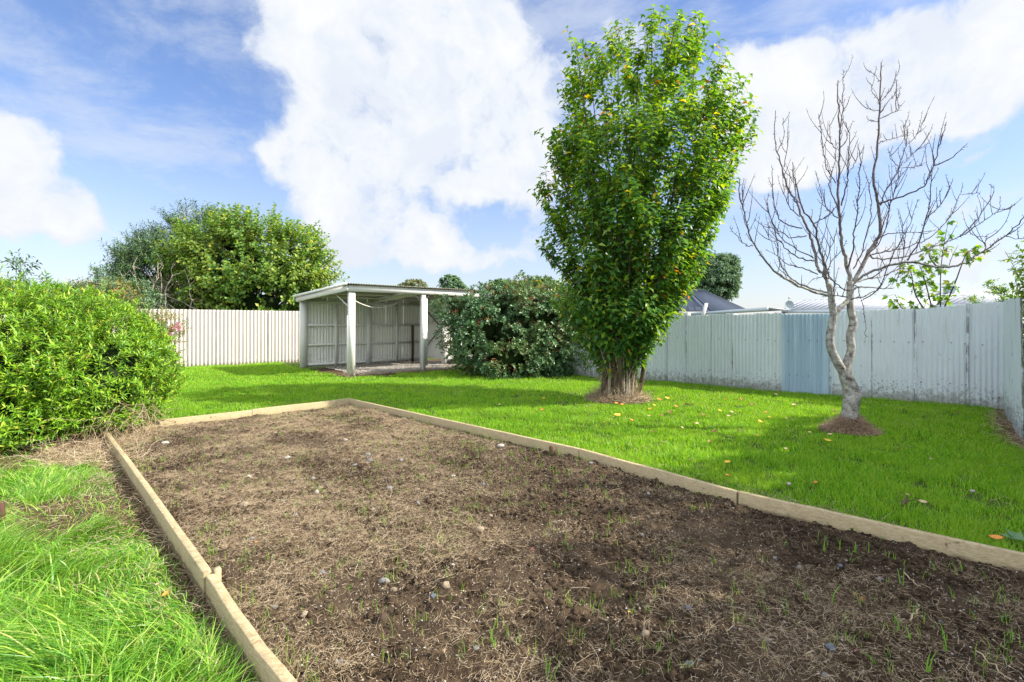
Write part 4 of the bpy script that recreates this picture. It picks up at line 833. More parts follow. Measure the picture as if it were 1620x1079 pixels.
sprigs('rowan_sapling', ['feathery sapling top, tallest of those above the bright green shrub at the far left', 'feathery sapling shoot drooping right above the bright green shrub', 'short leafy sapling shoot above the crest of the bright green shrub', 'slender upright sapling shoot left of the conifer'],
       [(30, 500, 33, 412, 10), (60, 500, 78, 448, 10), (108, 500, 116, 446, 12), (158, 500, 153, 422, 12)], M['far_leaf'], .095, .036, 'sapling', nleaf=22)
shrub('autumn_shrub', 'low orange-yellow tinged shrub behind the bright green shrub', [pb(165, 470, 13, 38, 18, .6), pb(125, 478, 13, 30, 14, .5)], 330, 0, M['autumn_leaf'], .07, .04, base=PX(150, 511, 13)*[1, 1, 0])
shrub('low_shrub', 'greyish green low shrub at the left end of the pale fence', [pb(195, 468, 17, 32, 22, .7), pb(215, 480, 17.2, 30, 16, .6)], 420, 0, M['far_leaf'], .09, .04, base=PX(200, 511, 17)*[1, 1, 0])
# dead pale brush poking above the left fence
dbt = thing('dead_brush', tuple(PX(260, 511, 19.5)*[1, 1, 0]), 'bleached leafless brush sticking up above the left fence', 'dead shrub'); mb = MB()
for (x0, y0, x1, y1) in ((215, 500, 205, 440), (222, 500, 212, 455), (232, 500, 222, 425), (243, 500, 262, 420), (252, 500, 252, 425), (262, 500, 280, 432), (298, 500, 302, 438), (228, 500, 246, 440), (300, 495, 240, 470), (330, 495, 255, 465), (290, 492, 236, 482), (350, 494, 300, 470), (215, 498, 232, 452)):
    a, b = PX(x0, y0, 19.4), PX(x1, y1, 19.2+RNG.random()*.5); n = 8; t = np.linspace(0, 1, n)[:, None]; P = a+(b-a)*t; P[1:] += np.cumsum(RNG.normal(size=(n-1, 3))*.05, 0); mb.tube(P, np.linspace(.035, .008, n), 5)
    for k in range(6): i = RNG.integers(2, n); mb.tube([P[i], P[i]+RNG.normal(size=3)*[.22, .1, .15]+[0, 0, .22]], [.013, .005], 4)
mb.build('branches', M['dead_twig'], dbt)
shrub('pale_shrub', 'greyish green shrub in front of the conifer behind the left fence', [pb(290, 460, 20.5, 36, 26, .8), pb(250, 475, 20.3, 34, 18, .7)], 420, 0, M['olive_leaf'], .13, .06, base=PX(280, 511, 20.5)*[1, 1, 0])
# small distant trees above the shed roof and bush
for args in (('olive-green rounded treetop just above the right half of the shed roof', [pb(656, 455, 45, 15, 8, 1.0), pb(640, 458, 45, 9, 6, .7)], 'olive_leaf'),
             ('green treetop between the shed roof and the berry bush', [pb(712, 452, 30, 9, 9, .5), pb(720, 459, 30, 11, 7, .5)], 'far_leaf'),
             ('bluish distant treetop above the middle of the berry bush', [pb(795, 455, 40, 16, 8, 1.0), pb(812, 458, 40, 16, 7, .8)], 'far_leaf'),
             ('grey-green distant treetop between the berry bush and the leafy tree', [pb(848, 454, 34, 14, 9, .8), pb(864, 456, 34, 14, 10, .8)], 'far_leaf')):
    Yd = args[1][0][1]; shrub('distant_tree', args[0], args[1], 300, 0, M[args[2]], .22, .13, zmin=1.5, ln=.3, nleaf=9, cat='tree', base=(args[1][0][0], Yd, 0), nl=14, trunk=(2.8, .15), thr=.3)
shrub('round_tree', 'dense round dark tree rising behind the dark hipped roof', [pb(1133, 440, 62, 27, 30, 2), pb(1118, 425, 62, 18, 18, 1.5), pb(1150, 428, 62, 13, 20, 1.2), pb(1105, 450, 62, 26, 24, 2), pb(1142, 455, 62, 18, 16, 1.5)], 3200, 0, M['far_leaf'], .30, .16, zmin=2, ln=.6, nleaf=8, cat='tree', base=(*PX(1130, 511, 62)[:2], 0), nl=26, r0_=.12, trunk=(4.5, .35), thr=.36, inner=.7, coref=.7)
# sapling with lobed leaves beyond the back fence, and foliage at the right corner
def lobed(mb, P, D, L_):                # five-lobed maple leaves
    n = len(P)
    for a_, s_ in ((0, 1), (.85, .8), (-.85, .8), (1.7, .5), (-1.7, .5)):
        Nn = nrm(RNG.normal(size=(n, 3))*.001+LN); c, s = math.cos(a_), math.sin(a_); S_ = nrm(np.cross(D, Nn)); leaves(mb, P, D*c+S_*s, Nn, L_*s_, L_*s_*.55, .12, .08)
def lobed_sapling(label, sx, base, stems_, nl_, Lf, leaf='sap_leaf'):
    global LN
    t = thing('sapling', tuple(base), label, 'sapling'); st = MB(); cr = MB(); PP = []
    for pts, Ya, Yb in stems_:
        P = smooth_path(pts, Ya, Yb, 5); st.tube(P, np.linspace(.018, .004, len(P)), 6); PP.append(P[len(P)//6:])
    P = np.concatenate(PP); P = P[RNG.choice(len(P), nl_)]; D = nrm(RNG.normal(size=P.shape)+[0, 0, -.1]); st_ = P+D*.12
    for a, b in zip(P, st_): st.tube([a, b], [.003, .002], 3)
    LN = nrm(RNG.normal(size=P.shape)*.7+[.2, -.6, .6]); D2 = nrm(D+[0, 0, -.5]); lobed(cr, st_, D2, Lf*(.7+.5*RNG.random(nl_))); st.build('stem', M['bark_dark'], t); cr.build('foliage', M[leaf], t)
lobed_sapling('leafy sapling with lobed green and yellow leaves above the back fence', 0, PX(1480, 511, 10.6)*[1, 1, 0],
    [([(1490, 620), (1488, 500), (1489, 420), (1500, 350)], 10.6, 10.6), ([(1488, 500), (1510, 450), (1530, 400), (1548, 402)], 10.6, 10.3), ([(1485, 520), (1450, 470), (1440, 430), (1420, 440)], 10.5, 10.4), ([(1482, 520), (1470, 470), (1462, 440), (1455, 420)], 10.5, 10.6), ([(1485, 520), (1430, 490), (1416, 466)], 10.4, 10.2), ([(1489, 430), (1470, 405), (1478, 388)], 10.6, 10.4)], 200, .13)
sprigs('feathery_shrub', ['feathery green branch top arching over the corner of the fences', 'lower feathery green branch reaching left over the back fence near its right corner', 'bright yellow-green tuft above the fence near the right corner', 'small grey-green sprig above the fence left of the corner'],
       [(1640, 520, 1590, 398, 9.4), (1640, 520, 1560, 444, 9.6), (1600, 510, 1578, 462, 9.9), (1560, 510, 1535, 468, 10.4)], M['sap_leaf'], .06, .018, 'shrub', nleaf=26)
# unseen hedge beyond the right fence, size and place made up for its shade
hp_ = [(7.6, 5.0, 2.0, .8, 1.2, 1.95), (8.6, 6.3, 1.8, .8, .95, 1.75), (9.95, 8.3, 1.6, .8, .9, 1.55), (7.0, 3.4, 2.2, .95, 1.3, 2.25), (6.2, 1.8, 2.2, .95, 1.3, 2.3), (5.5, .2, 2.2, .95, 1.3, 2.3)]
shrub('hedge', 'tall leafy hedge added outside the right-hand fence to cast shade', hp_, 5600, 0, M['maple_leaf'], .11, .06, zmin=.1, base=(6.8, 3.5, 0), inner=.7, lump=.5, coref=.8, ln=.3, nl=40)

# ------------------------------------------------------------------ grass
def blades(mb, P, h, wd, lean=.35, seg=2, dirb=None):
    n = len(P); a = RNG.random(n)*6.283; h = np.asarray(h)
    Ld = np.stack([np.cos(a), np.sin(a), 0*a], -1)*(RNG.random(n)*lean*1.6)[:, None]
    if dirb is not None: Ld = Ld+dirb
    b = RNG.random(n)*6.283; Sx = np.stack([np.cos(b), np.sin(b), 0*b], -1)*wd[:, None]*.5
    V = []
    for k in range(seg+1):
        t = k/seg; c = P+np.stack([0*h, 0*h, h*t*(1-.28*lean*t)], -1)+Ld*(h*t*t)[:, None]
        if k < seg: f = 1-.35*t; V += [c-Sx*f, c+Sx*f]
        else: V.append(c)
    V = np.stack(V, 1); m = V.shape[1]; B = np.arange(n)[:, None]*m
    Q = np.concatenate([B+np.array([[2*k, 2*k+1, 2*k+3, 2*k+2]]) for k in range(seg-1)]) if seg > 1 else None
    mb.add(V.reshape(-1, 3), Q, B+np.array([[2*seg-2, 2*seg-1, 2*seg]]))
floor_u = lambda X, Y: ((X-SP1[0])*SU[0]+(Y-SP1[1])*SU[1], (X-SP1[0])*SV[0]+(Y-SP1[1])*SV[1])
def lawn_ok(X, Y):
    a, b = bed_ab(X, Y); right = (X*1.0 > C0[0]) | (b < -.04) | (a > 1)
    Lx = CL[0]-(CL[1]-Y)*LL[0]/LL[1]                          # left board line
    leftside = (Y < CL[1]) & (X < Lx+.0)
    Rx = C0[0]-(C0[1]-Y)*LR[0]/LR[1]
    far = (b < -.03) & (Y > CL[1]-.6); rs = (Y < C0[1]) & (X > Rx+.03)
    ok = (b < -.03) & (Y > CL[1]-.6) | (X > Rx+.03)
    ok &= ~leftside
    ok &= Y < np.where(X > .0, back_y(X)-.03, 30); ok &= Y < np.where(X < -3.0, left_fence_y(X)-.03, 30)
    ok &= X < right_fence_x(Y)-.12*(.6+fbm(X, Y, 2, 2))-.05
    u, v = floor_u(X, Y); e = (fbm(X, Y, 2.2, 3)-.5)*.7; ok &= ~((u > -.25+e) & (u < 7.5) & (v > -.32+e) & (v < 7)); ok &= ~((u > 3.6) & (u < 8) & (v > -.1+e) & (v < 7))
    ok &= ~((X-TB[0])**2+((Y-TB[1])*1.1)**2 < (.60+e*.4)**2); ok &= ~((X-FBs[0])**2+(Y-FBs[1])**2 < (.36+e*.25)**2)
    return ok
lm = MB()
def lawn(n, y0, y1, x0, x1, hh, ww, seg, pk=None):
    X = RNG.uniform(x0, x1, n); Y = RNG.uniform(y0, y1, n); vis = np.abs(X) < Y*1.08+.6; X, Y = X[vis], Y[vis]; k = lawn_ok(X, Y); X, Y = X[k], Y[k]
    f = fbm(X, Y, .9, 3); g = fbm(X+9, Y, 3.3, 3); a, b = bed_ab(X, Y); Rx = C0[0]-(C0[1]-Y)*LR[0]/LR[1]
    edge = np.clip(1-(X-Rx-.03)/.22, 0, 1)*(Y < C0[1]); h = hh*(.5+.9*f)*(.45+.95*RNG.random(len(X))**1.4)*(.45+1.1*g)*(1+.55*edge)
    g2 = fbm(X+3, Y+7, 6.5, 2); thin = (RNG.random(len(X)) < edge*.55*(g > .42)) | ((g < .36) & (RNG.random(len(X)) < .55)) | ((g2 < .30) & (RNG.random(len(X)) < .8)); X, Y, h = X[~thin], Y[~thin], h[~thin]
    blades(lm, np.stack([X, Y, zg(X, Y)-.02], -1), h+.012, ww*(.7+.6*RNG.random(len(X))), .55, seg)
lawn(150000, 2.6, 5.6, .5, 6.6, .060, .0046, 2); lawn(230000, 5.4, 8.6, -6.2, 9, .055, .007, 2); lawn(260000, 8.2, 12.5, -12, 9, .052, .011, 1); lawn(230000, 12, 19.5, -18, 6, .055, .018, 1)
tag(lm.build('lawn_grass', M['grass'], loc=(0, 8, 0)), 'short bright green lawn grass', 'grass', kind='stuff')
# long grass left of the bed
def left_line(Y): return CL[0]-(CL[1]-Y)*LL[0]/LL[1]
lg = MB()
def long_grass(n, h0, wd, y0, y1, thr, seg=4, mind=.12, dens=None):
    Y = RNG.uniform(y0, y1, n); X = left_line(Y)-mind-RNG.random(n)**1.2*3.2; k = (X > -Y*1.12-.3); X, Y = X[k], Y[k]
    f = fbm(X+2, Y+1, 1.6, 3); d = left_line(Y)-X; k = f > thr+np.clip(.5-d, 0, 1)*.35
    y_px = HY+F*H/Y; x_px = CX+X/Y*F
    bare = (np.abs(y_px-(815-.10*(x_px-60)+18*np.sin(x_px*.03)))/34 < 1)
    k &= ~(bare & (RNG.random(len(X)) < .86)); k &= ~((y_px < 742+8*np.sin(x_px*.08)) & (RNG.random(len(X)) < .93))
    X, Y, f = X[k], Y[k], f[k]; d = (left_line(Y)-X); y_px = HY+F*H/Y
    h = h0*(.35+.8*RNG.random(len(X)))*(.25+1.4*f)*np.clip(d*.9+.25, .3, 1)*np.where(y_px < 790, .75, 1)*np.where(y_px < 880, .72, 1)
    cl = np.stack([fbm(X, Y, 3.1, 2)-.5, fbm(X+50, Y, 3.1, 2)-.5, 0*X], -1)*2.6
    blades(lg, np.stack([X, Y, zg(X, Y)-.02], -1), h, wd*(.6+.8*RNG.random(len(X))), .75, seg, dirb=cl)
long_grass(52000, .27, .0060, 1.2, 5.6, .12, 4, .16); long_grass(50000, .17, .0042, 1.2, 5.7, .05, 2, .08)
tag(lg.build('long_grass', M['long_grass'], loc=(-3, 3, 0)), 'long lush uncut grass left of the garden bed', 'grass', kind='stuff')
# dry litter on the bare patches
def litter(n, fn, ln, r, seg=3, kink=.3): mb = MB(); strands(mb, n, fn, ln, r, kink, seg=seg); return mb
def lit_left(n):
    Y = RNG.uniform(1.6, 6.2, n); X = left_line(Y)-RNG.random(n)**1.6*2.6-.01; return np.stack([X, Y, .012+.02*RNG.random(n)], -1), RNG.normal(size=(n, 3))*[1, 1, .12]
tag(litter(5200, lit_left, .10, .0013).build('dry_litter', M['straw'], loc=(-3, 3, 0)), 'dry straw litter on bare earth left of the bed', 'plant litter', kind='stuff')
def lit_fence(n):
    s_ = RNG.random(n); Y = 8.3-4.5*s_; X = right_fence_x(Y)-RNG.random(n)*.30; return np.stack([X, Y, .01+.02*RNG.random(n)], -1), RNG.normal(size=(n, 3))*[1, 1, .15]
mb = litter(900, lit_fence, .12, .002)
def lit_board(n):
    b = 1+8*RNG.random(n); P = C0-LR*b[:, None]+U*(.01+.30*RNG.random(n)**1.8)[:, None]; P[:, 2] = .015+.02*RNG.random(n); k = fbm(P[:, 0], P[:, 1], 1.8, 3) > .46; P = P[k]; return P, RNG.normal(size=(len(P), 3))*[1, 1, .3]
P_, D_ = lit_board(2600); strands(mb, len(P_), lambda m: (P_, D_), .09, .0013, .35, seg=3)
def lit_lawn(n):
    X = RNG.uniform(-5, 8, n); Y = RNG.uniform(4, 13, n); k = lawn_ok(X, Y) & (fbm(X+3, Y+7, 1.2, 3) > .52); X, Y = X[k], Y[k]; return np.stack([X, Y, .018+.02*RNG.random(len(X))], -1), RNG.normal(size=(len(X), 3))*[1, 1, .3]
P_, D_ = lit_lawn(6000); strands(mb, len(P_), lambda m: (P_, D_), .08, .0016, .35, seg=2)
def lit_shed(n):
    u = RNG.uniform(-.3, 4.6, n); v = RNG.uniform(-.35, .6, n)*(.4+.8*RNG.random(n)); p = SP1+SU*u[:, None]+SV*v[:, None]; p[:, 2] = .03; return p, RNG.normal(size=(n, 3))*[1, 1, .2]
strands(mb, 1200, lit_shed, .13, .003, .3, seg=3)
tag(mb.build('dry_litter', M['straw'], loc=(0, 10, 0)), 'dead litter on the shed floor edge, lawn and right fence foot', 'plant litter', kind='stuff')

# ------------------------------------------------------------------ on the soil
def bed_pts(n, p=1.0, bmax=8.6):
    a = RNG.random(n)*.985+.008; b = .05+(bmax-.05)*RNG.random(n)**p; Lp = CL[None]-LL[None]*b[:, None]; Rp = C0[None]-LR[None]*b[:, None]; P = Lp*(1-a[:, None])+Rp*a[:, None]
    P[:, 2] = zsoil(P[:, 0], P[:, 1]); return P, a, b
def straw_soil(n):
    P, a, b = bed_pts(n*4); f = fbm(P[:, 0]+5, P[:, 1], 1.15, 4, .6); pr = np.clip((f-.34)*4.5, .10, 1)*np.clip(1.3-1.45*a*np.clip((b-1.8)/3, 0, 1), .07, 1)
    k = np.where(RNG.random(n*4) < pr)[0][:n]; P = P[k]; P[:, 2] += .004+.014*RNG.random(len(P)); return P, RNG.normal(size=(len(P), 3))*[1, 1, .22]
def strands_v(mb, n, fn, *a, **k):
    P, D = fn(n); strands(mb, len(P), lambda m: (P, D), *a, **k)
mb = MB(); strands_v(mb, 120000, straw_soil, .040, .0008, .40, seg=2); strands_v(mb, 1100, straw_soil, .13, .0013, .28, seg=4)
def clump(n):
    k = 110; C, a, b = bed_pts(k); m = n//k; P = np.repeat(C, m, 0)+RNG.normal(size=(k*m, 3))*[.085, .085, 0]; P[:, 2] = zsoil(P[:, 0], P[:, 1])+.03*RNG.random(k*m)**2+.004; return P, RNG.normal(size=(k*m, 3))*[1, 1, .45]
strands_v(mb, 16500, clump, .05, .0007, .6, seg=3)
tag(mb.build('straw_litter', M['straw'], loc=(0, 4, 0)), 'dry straw and root litter strewn over the dug soil', 'plant litter', kind='stuff')
# clods and grit
def rocks(mb, P, R):
    n = len(P); V = V0[None]*(R[:, None, None]*(.7+.6*RNG.random((n, 6, 1)))); c = np.cos(RNG.random(n)*6.28); s = np.sqrt(1-c*c)
    Vx = V[..., 0]*c[:, None]-V[..., 1]*s[:, None]; Vy = V[..., 0]*s[:, None]+V[..., 1]*c[:, None]; V = np.stack([Vx, Vy, V[..., 2]*.75], -1)+P[:, None]
    mb.add(V.reshape(-1, 3), None, (np.arange(n)[:, None, None]*6+F0).reshape(-1, 3))
mb = MB(); P, a, b = bed_pts(60000, .8); rocks(mb, P+[0, 0, .002], .0020+.0055*RNG.random(len(P))**4)
tag(mb.build('grit', M['grit'], loc=(0, 4, 0)), 'fine pale and dark grit mixed through the dug soil', 'grit', kind='stuff')
mb = MB(); P, a, b = bed_pts(52000, .8); k = fbm(P[:, 0], P[:, 1]+4, 3.5, 2) > .38; P = P[k]; rocks(mb, P+[0, 0, .003], .004+.019*RNG.random(len(P))**4)
tag(mb.build('clods', M['soil'], loc=(0, 4, 0)), 'crumbly dark earth clods over the dug bed', 'soil clods', kind='stuff')
# green shoots coming through
mb = MB(); P, a, b = bed_pts(1500); f = fbm(P[:, 0], P[:, 1]+20, 1.7, 3); P = P[(f > .47)]
P = np.repeat(P, 4, 0)+RNG.normal(size=(len(P)*4, 3))*[.016, .016, 0]; blades(mb, P, .035+.05*RNG.random(len(P))**2, np.full(len(P), .0032), .35, 2)
a_ = RNG.random(420); b_ = 1.0+7.5*RNG.random(420)
for off, Ld, ex in ((C0, LR, -U), (CL, LL, U)):
    P = off-Ld*b_[:, None]+ex*(.05+.10*RNG.random(420))[:, None]; P[:, 2] = zsoil(P[:, 0], P[:, 1]); P = P[fbm(P[:, 0], P[:, 1], 1.9, 2) > .5]; blades(mb, P, .05+.07*RNG.random(len(P)), np.full(len(P), .003), .3, 2)
tag(mb.build('seedlings', M['sprout'], loc=(0, 4, 0)), 'scattered thin green grass seedlings sprouting from the soil', 'seedlings', kind='stuff')
SPR = [(1303, 875, 1308, 850, 'single tall shoot'), (1329, 870, 1327, 845, ''), (1354, 873, 1353, 855, ''), (1371, 874, 1371, 846, ''), (1426, 925, 1430, 893, ''), (1478, 902, 1466, 870, ''), (1424, 1000, 1408, 960, ''), (1437, 1010, 1433, 988, ''), (1500, 1030, 1485, 985, ''), (1581, 955, 1579, 925, ''), (1318, 955, 1325, 922, ''), (1466, 1062, 1465, 1018, ''), (777, 1020, 779, 980, ''), (781, 1028, 783, 1004, ''), (970, 1030, 970, 1002, ''), (988, 1028, 988, 1000, ''), (1010, 1024, 1006, 1000, ''), (1037, 1030, 1037, 1008, ''), (1023, 1075, 1022, 1046, ''), (864, 1070, 860, 1030, ''), (870, 1078, 884, 1046, ''), (1383, 1050, 1358, 1026, ''), (1599, 1005, 1590, 990, ''), (1520, 900, 1518, 888, '')]
for i, (x0, y0, x1, y1, _) in enumerate(SPR):
    a = G(x0, y0, .03); hgt = max(.05, (y0-y1)/F*a[1]*1.05); m_ = MB(); k = 3
    dx = (x1-x0)/F*a[1]/hgt
    for j in range(k):
        n_ = 1; blades(m_, (a+RNG.normal(size=3)*[.008, .008, 0])[None], np.array([hgt*(1-.28*j)]), np.array([.0055]), .2, 4, dirb=np.array([[dx, 0, 0]]))
    tag(m_.build('grass_shoot', M['sprout'], loc=a), ('tall' if y0-y1 > 32 else 'short')+' green shoot in soil '+('at the near picture edge' if y0 > 1040 else 'in shade near the right board' if x0 > 1400 and y0 < 960 else 'toward the right board' if y0 < 900 else 'in the near right corner' if x0 > 1300 else 'near the two sticks' if x0 > 900 else 'left of the middle foreground'), 'grass shoot', 'fresh grass shoots in the dug soil')
# pebbles
PEB = [(759, 843, 8, 'tan'), (608, 923, 8, 'grey'), (706, 938, 8.5, 'tan'), (685, 947, 6, 'blue'), (623, 938, 5, 'tan'), (582, 722, 6, 'grey'), (584, 729, 6, 'blue'), (562, 736, 5, 'grey'), (634, 731, 5, 'grey'), (599, 722, 4, 'tan'), (616, 773, 6, 'grey'), (661, 800, 4.5, 'grey'), (590, 811, 4.5, 'tan'), (792, 709, 5, 'white'), (764, 766, 4.5, 'blue'), (717, 754, 4, 'white'), (935, 737, 4.5, 'grey'), (843, 874, 5, 'pink'), (768, 874, 4.5, 'brown'), (717, 901, 4, 'white'), (873, 972, 4, 'tan'), (1021, 1014, 7, 'tan'), (753, 1026, 5, 'grey'), (671, 1029, 3.5, 'white'), (849, 1029, 3.5, 'white'), (776, 818, 4, 'tan'), (1026, 788, 4, 'white'), (1015, 849, 4.5, 'grey'), (979, 1034, 3.2, 'white'), (606, 988, 12, 'brown'), (720, 999, 4, 'tan'), (701, 1036, 4, 'orange'), (1314, 1034, 9, 'blue'), (1355, 1039, 5, 'pink'), (1215, 1020, 5.5, 'grey'), (1162, 918, 5, 'tan'), (1267, 898, 6, 'grey'), (1392, 923, 5, 'grey'), (1089, 968, 6, 'blue'), (1091, 1054, 7, 'blue'), (1132, 1053, 5, 'tan'), (1329, 896, 4.2, 'blue'), (1337, 888, 4, 'grey'), (1164, 979, 4, 'white'), (1305, 1074, 7, 'grey'), (1488, 985, 4, 'blue'), (1167, 1031, 3.3, 'white'), (1225, 884, 4, 'grey'), (1364, 955, 5, 'orange'), (386, 804, 8, 'tan'), (501, 780, 5, 'white'), (455, 727, 5, 'white'), (261, 702, 6, 'white'), (448, 796, 4.5, 'grey'), (468, 822, 5, 'grey'), (399, 854, 6, 'grey'), (481, 979, 7, 'tan'), (436, 968, 6, 'grey'), (510, 905, 5, 'blue'), (394, 758, 6, 'white'), (507, 772, 4, 'tan'), (536, 1053, 6, 'grey'), (495, 757, 5, 'grey'), (288, 775, 10, 'brown'), (1107, 1053, 3, 'grey'), (1353, 946, 4, 'orange'), (1589, 975, 4, 'grey'), (1362, 1062, 4, 'grey'), (1140, 1024, 3, 'white'), (1172, 1005, 3.6, 'tan'), (1162, 1003, 3, 'blue'), (405, 862, 4, 'orange'), (903, 1015, 4, 'orange'), (546, 699, 4, 'white'), (640, 690, 3.5, 'grey'), (700, 670, 3.5, 'white'), (1248, 768, 3.5, 'white'), (1110, 812, 3.5, 'grey')]
def pebble_mesh(seed, R):
    th = np.linspace(0, 2*math.pi, 17); ph = np.linspace(0, math.pi, 11); T, Pp = np.meshgrid(th, ph); r = 1+.34*(fbm(np.cos(T)*np.sin(Pp)*1.3+seed*3.3+5, np.sin(T)*np.sin(Pp)*1.3+np.cos(Pp)+seed, 1.4, 2)-.5)*2
    ea, eb = 1.05+.25*math.sin(seed*2.1), .9-.15*math.sin(seed*1.3); ec = .72+.12*math.sin(seed*.7)
    return np.stack([R*ea*r*np.sin(Pp)*np.cos(T+seed), R*eb*r*np.sin(Pp)*np.sin(T+seed), R*ec*r*np.cos(Pp)], -1)
def region(x, y):                       # short words for the place in the bed
    return _region(x, y)
def _region(x, y):
    P = G(x, y, .03); a, b = bed_ab(P[0], P[1])
    c = 'by the left board' if a < .2 else 'left of the middle' if a < .42 else 'in the middle' if a < .6 else 'right of the middle' if a < .82 else 'by the right board'
    d = 'at the far end' if b < 2 else 'toward the far end' if b < 3.6 else 'halfway along' if b < 5 else 'toward the near end' if b < 6.4 else 'at the near end'
    return c, d
CW = {'grey': 'grey', 'tan': 'sandy', 'blue': 'blue-grey', 'white': 'whitish', 'pink': 'pinkish red', 'orange': 'orange-brown', 'brown': 'dark brown'}
seen = {}
for i, (x, y, r, c) in enumerate(PEB):
    p = G(x, y, .03); R_ = r/F*p[1]*.88; p[2] = float(zsoil(p[:1], p[1:2])[0])+R_*.18
    mb = MB(); mb.grid(p+pebble_mesh(i, R_), flip=True)
    a_, b_ = region(x, y); sz = 'large' if r >= 8 else 'medium' if r >= 5.5 else 'small'; nm = 'clod' if c == 'brown' and r > 8 else 'pebble'
    lab = f'{sz} {CW[c]} {"earth clod" if nm == "clod" else "pebble"} {b_}, {a_}'; seen.setdefault(lab, []).append(i)
    o = mb.build(nm, M['stone_'+c], loc=p, smooth=True); tag(o, lab, nm, 'pebbles lying on the dug soil' if nm == 'pebble' else None)
# brown twigs lying on the soil
for (x0, y0, x1, y1, r, lab, m_) in ((930, 964, 976, 974, .009, 'thick dark stick on the soil, the upper of two lying together', 'bark_dark'), (939, 977, 972, 984, .007, 'thin grey stick on the soil, the lower of two lying together', 'limb'), (1438, 982, 1454, 963, .004, 'short pale broken straw lying on dark soil at the right', 'straw'), (1545, 1030, 1600, 1075, .003, 'long pale dry stalk slanting in the lower right corner', 'straw'), (1262, 1042, 1300, 1022, .004, 'pale forked root left of the large blue-grey pebble', 'straw'), (715, 975, 749, 984, .0035, 'slim pale twig below the sandy and blue-grey pebbles', 'straw'), (1430, 905, 1453, 927, .0035, 'pale straw crossing a green shoot near the right board', 'straw')):
    a, b = G(x0, y0, .045), G(x1, y1, .045); n = 8; t = np.linspace(0, 1, n)[:, None]; P = a+(b-a)*t; P[1:-1] += RNG.normal(size=(n-2, 3))*.004
    tag(MB().tube(P, np.linspace(r, r*.6, n), 7).build('stick' if m_ != 'straw' else 'stalk', M[m_], loc=a, smooth=True), lab, 'stick')
# fallen leaves
FLV = [(977, 657, 9, 'yellow'), (999, 665, 6, 'orange'), (1030, 647, 7, 'yellow'), (1079, 677, 6, 'pale'), (1103, 670, 5, 'pale'), (1139, 650, 6, 'yellow'), (1153, 658, 5, 'pale'), (1158, 652, 5, 'pale'), (1203, 667, 6, 'yellow'), (1212, 652, 4, 'orange'), (1256, 641, 7, 'pale'), (1198, 689, 5, 'yellow'), (1122, 698, 5, 'brown'), (1151, 731, 7, 'yellow'), (1151, 752, 6, 'orange'), (1171, 631, 6, 'orange'), (1227, 624, 5, 'pale'), (1148, 632, 4, 'orange'), (1087, 640, 6, 'pale'), (1056, 630, 6, 'yellow'), (1043, 632, 6, 'orange'), (1021, 630, 8, 'yellow'), (1032, 683, 4, 'brown'), (1243, 710, 5, 'pale'), (1276, 762, 4, 'pale'), (1290, 763, 5, 'orange'), (1320, 650, 6, 'brown'), (1309, 697, 8, 'yellow'), (1313, 687, 5, 'pale'), (1281, 684, 4, 'pale'), (1430, 649, 7, 'brown'), (1515, 652, 5, 'brown'), (1420, 710, 5, 'brown'), (1472, 726, 5, 'pale'), (1435, 783, 7, 'pale'), (1460, 794, 8, 'pale'), (1576, 851, 12, 'orange'), (996, 970, 7, 'yellow'), (975, 638, 5, 'orange'), (1060, 652, 6, 'brown'), (1070, 643, 5, 'orange'), (1112, 656, 5, 'brown'), (1120, 646, 4, 'brown'), (1027, 658, 4, 'pale'), (1048, 657, 4, 'brown'), (1170, 680, 5, 'brown'), (1131, 682, 6, 'brown'), (1190, 640, 5, 'brown'), (1217, 660, 4, 'yellow'), (1244, 662, 4, 'pale'), (956, 668, 4, 'yellow'), (985, 640, 5, 'orange'), (1035, 641, 4, 'yellow'), (858, 648, 4, 'orange'), (930, 643, 5, 'pale'), (262, 940, 8, 'orange'), (250, 924, 6, 'pale'), (740, 704, 7, 'orange'), (860, 630, 3.5, 'yellow'), (790, 640, 3.5, 'pale')]
LB = {(1151, 731): 'larger yellow fallen leaf on the grass near the bed board', (1309, 697): 'bright yellow fallen leaf on the grass below the mulch heap', (1576, 851): 'large orange-yellow fallen leaf on the grass against the right board', (996, 970): 'pale yellow fallen leaf on the soil beside the two sticks', (1435, 783): 'pale curled leaf on the grass beside the black twig', (1460, 794): 'pale tan leaf on the grass right of the black twig', (262, 940): 'orange-brown dead leaf on bare earth left of the left board', (250, 924): 'pale dead leaf on bare earth left of the left board', (740, 704): 'orange fallen leaf on the soil near the far right of the bed', (977, 657): 'broad yellow leaf on the lawn just in front of the leafy tree'}
def leaf_zone(x, y):
    if y > 740: return 'close to the right board'
    if x < 940: return 'left of the leafy tree'
    if x < 1045: return 'at the foot of the leafy tree' if y < 650 else 'just in front of the leafy tree'
    if x < 1135: return 'right of the leafy tree'
    if x < 1240: return 'midway between the two trees'
    if x < 1345: return 'near the mulch heap'
    return 'in shade right of the fruit tree'
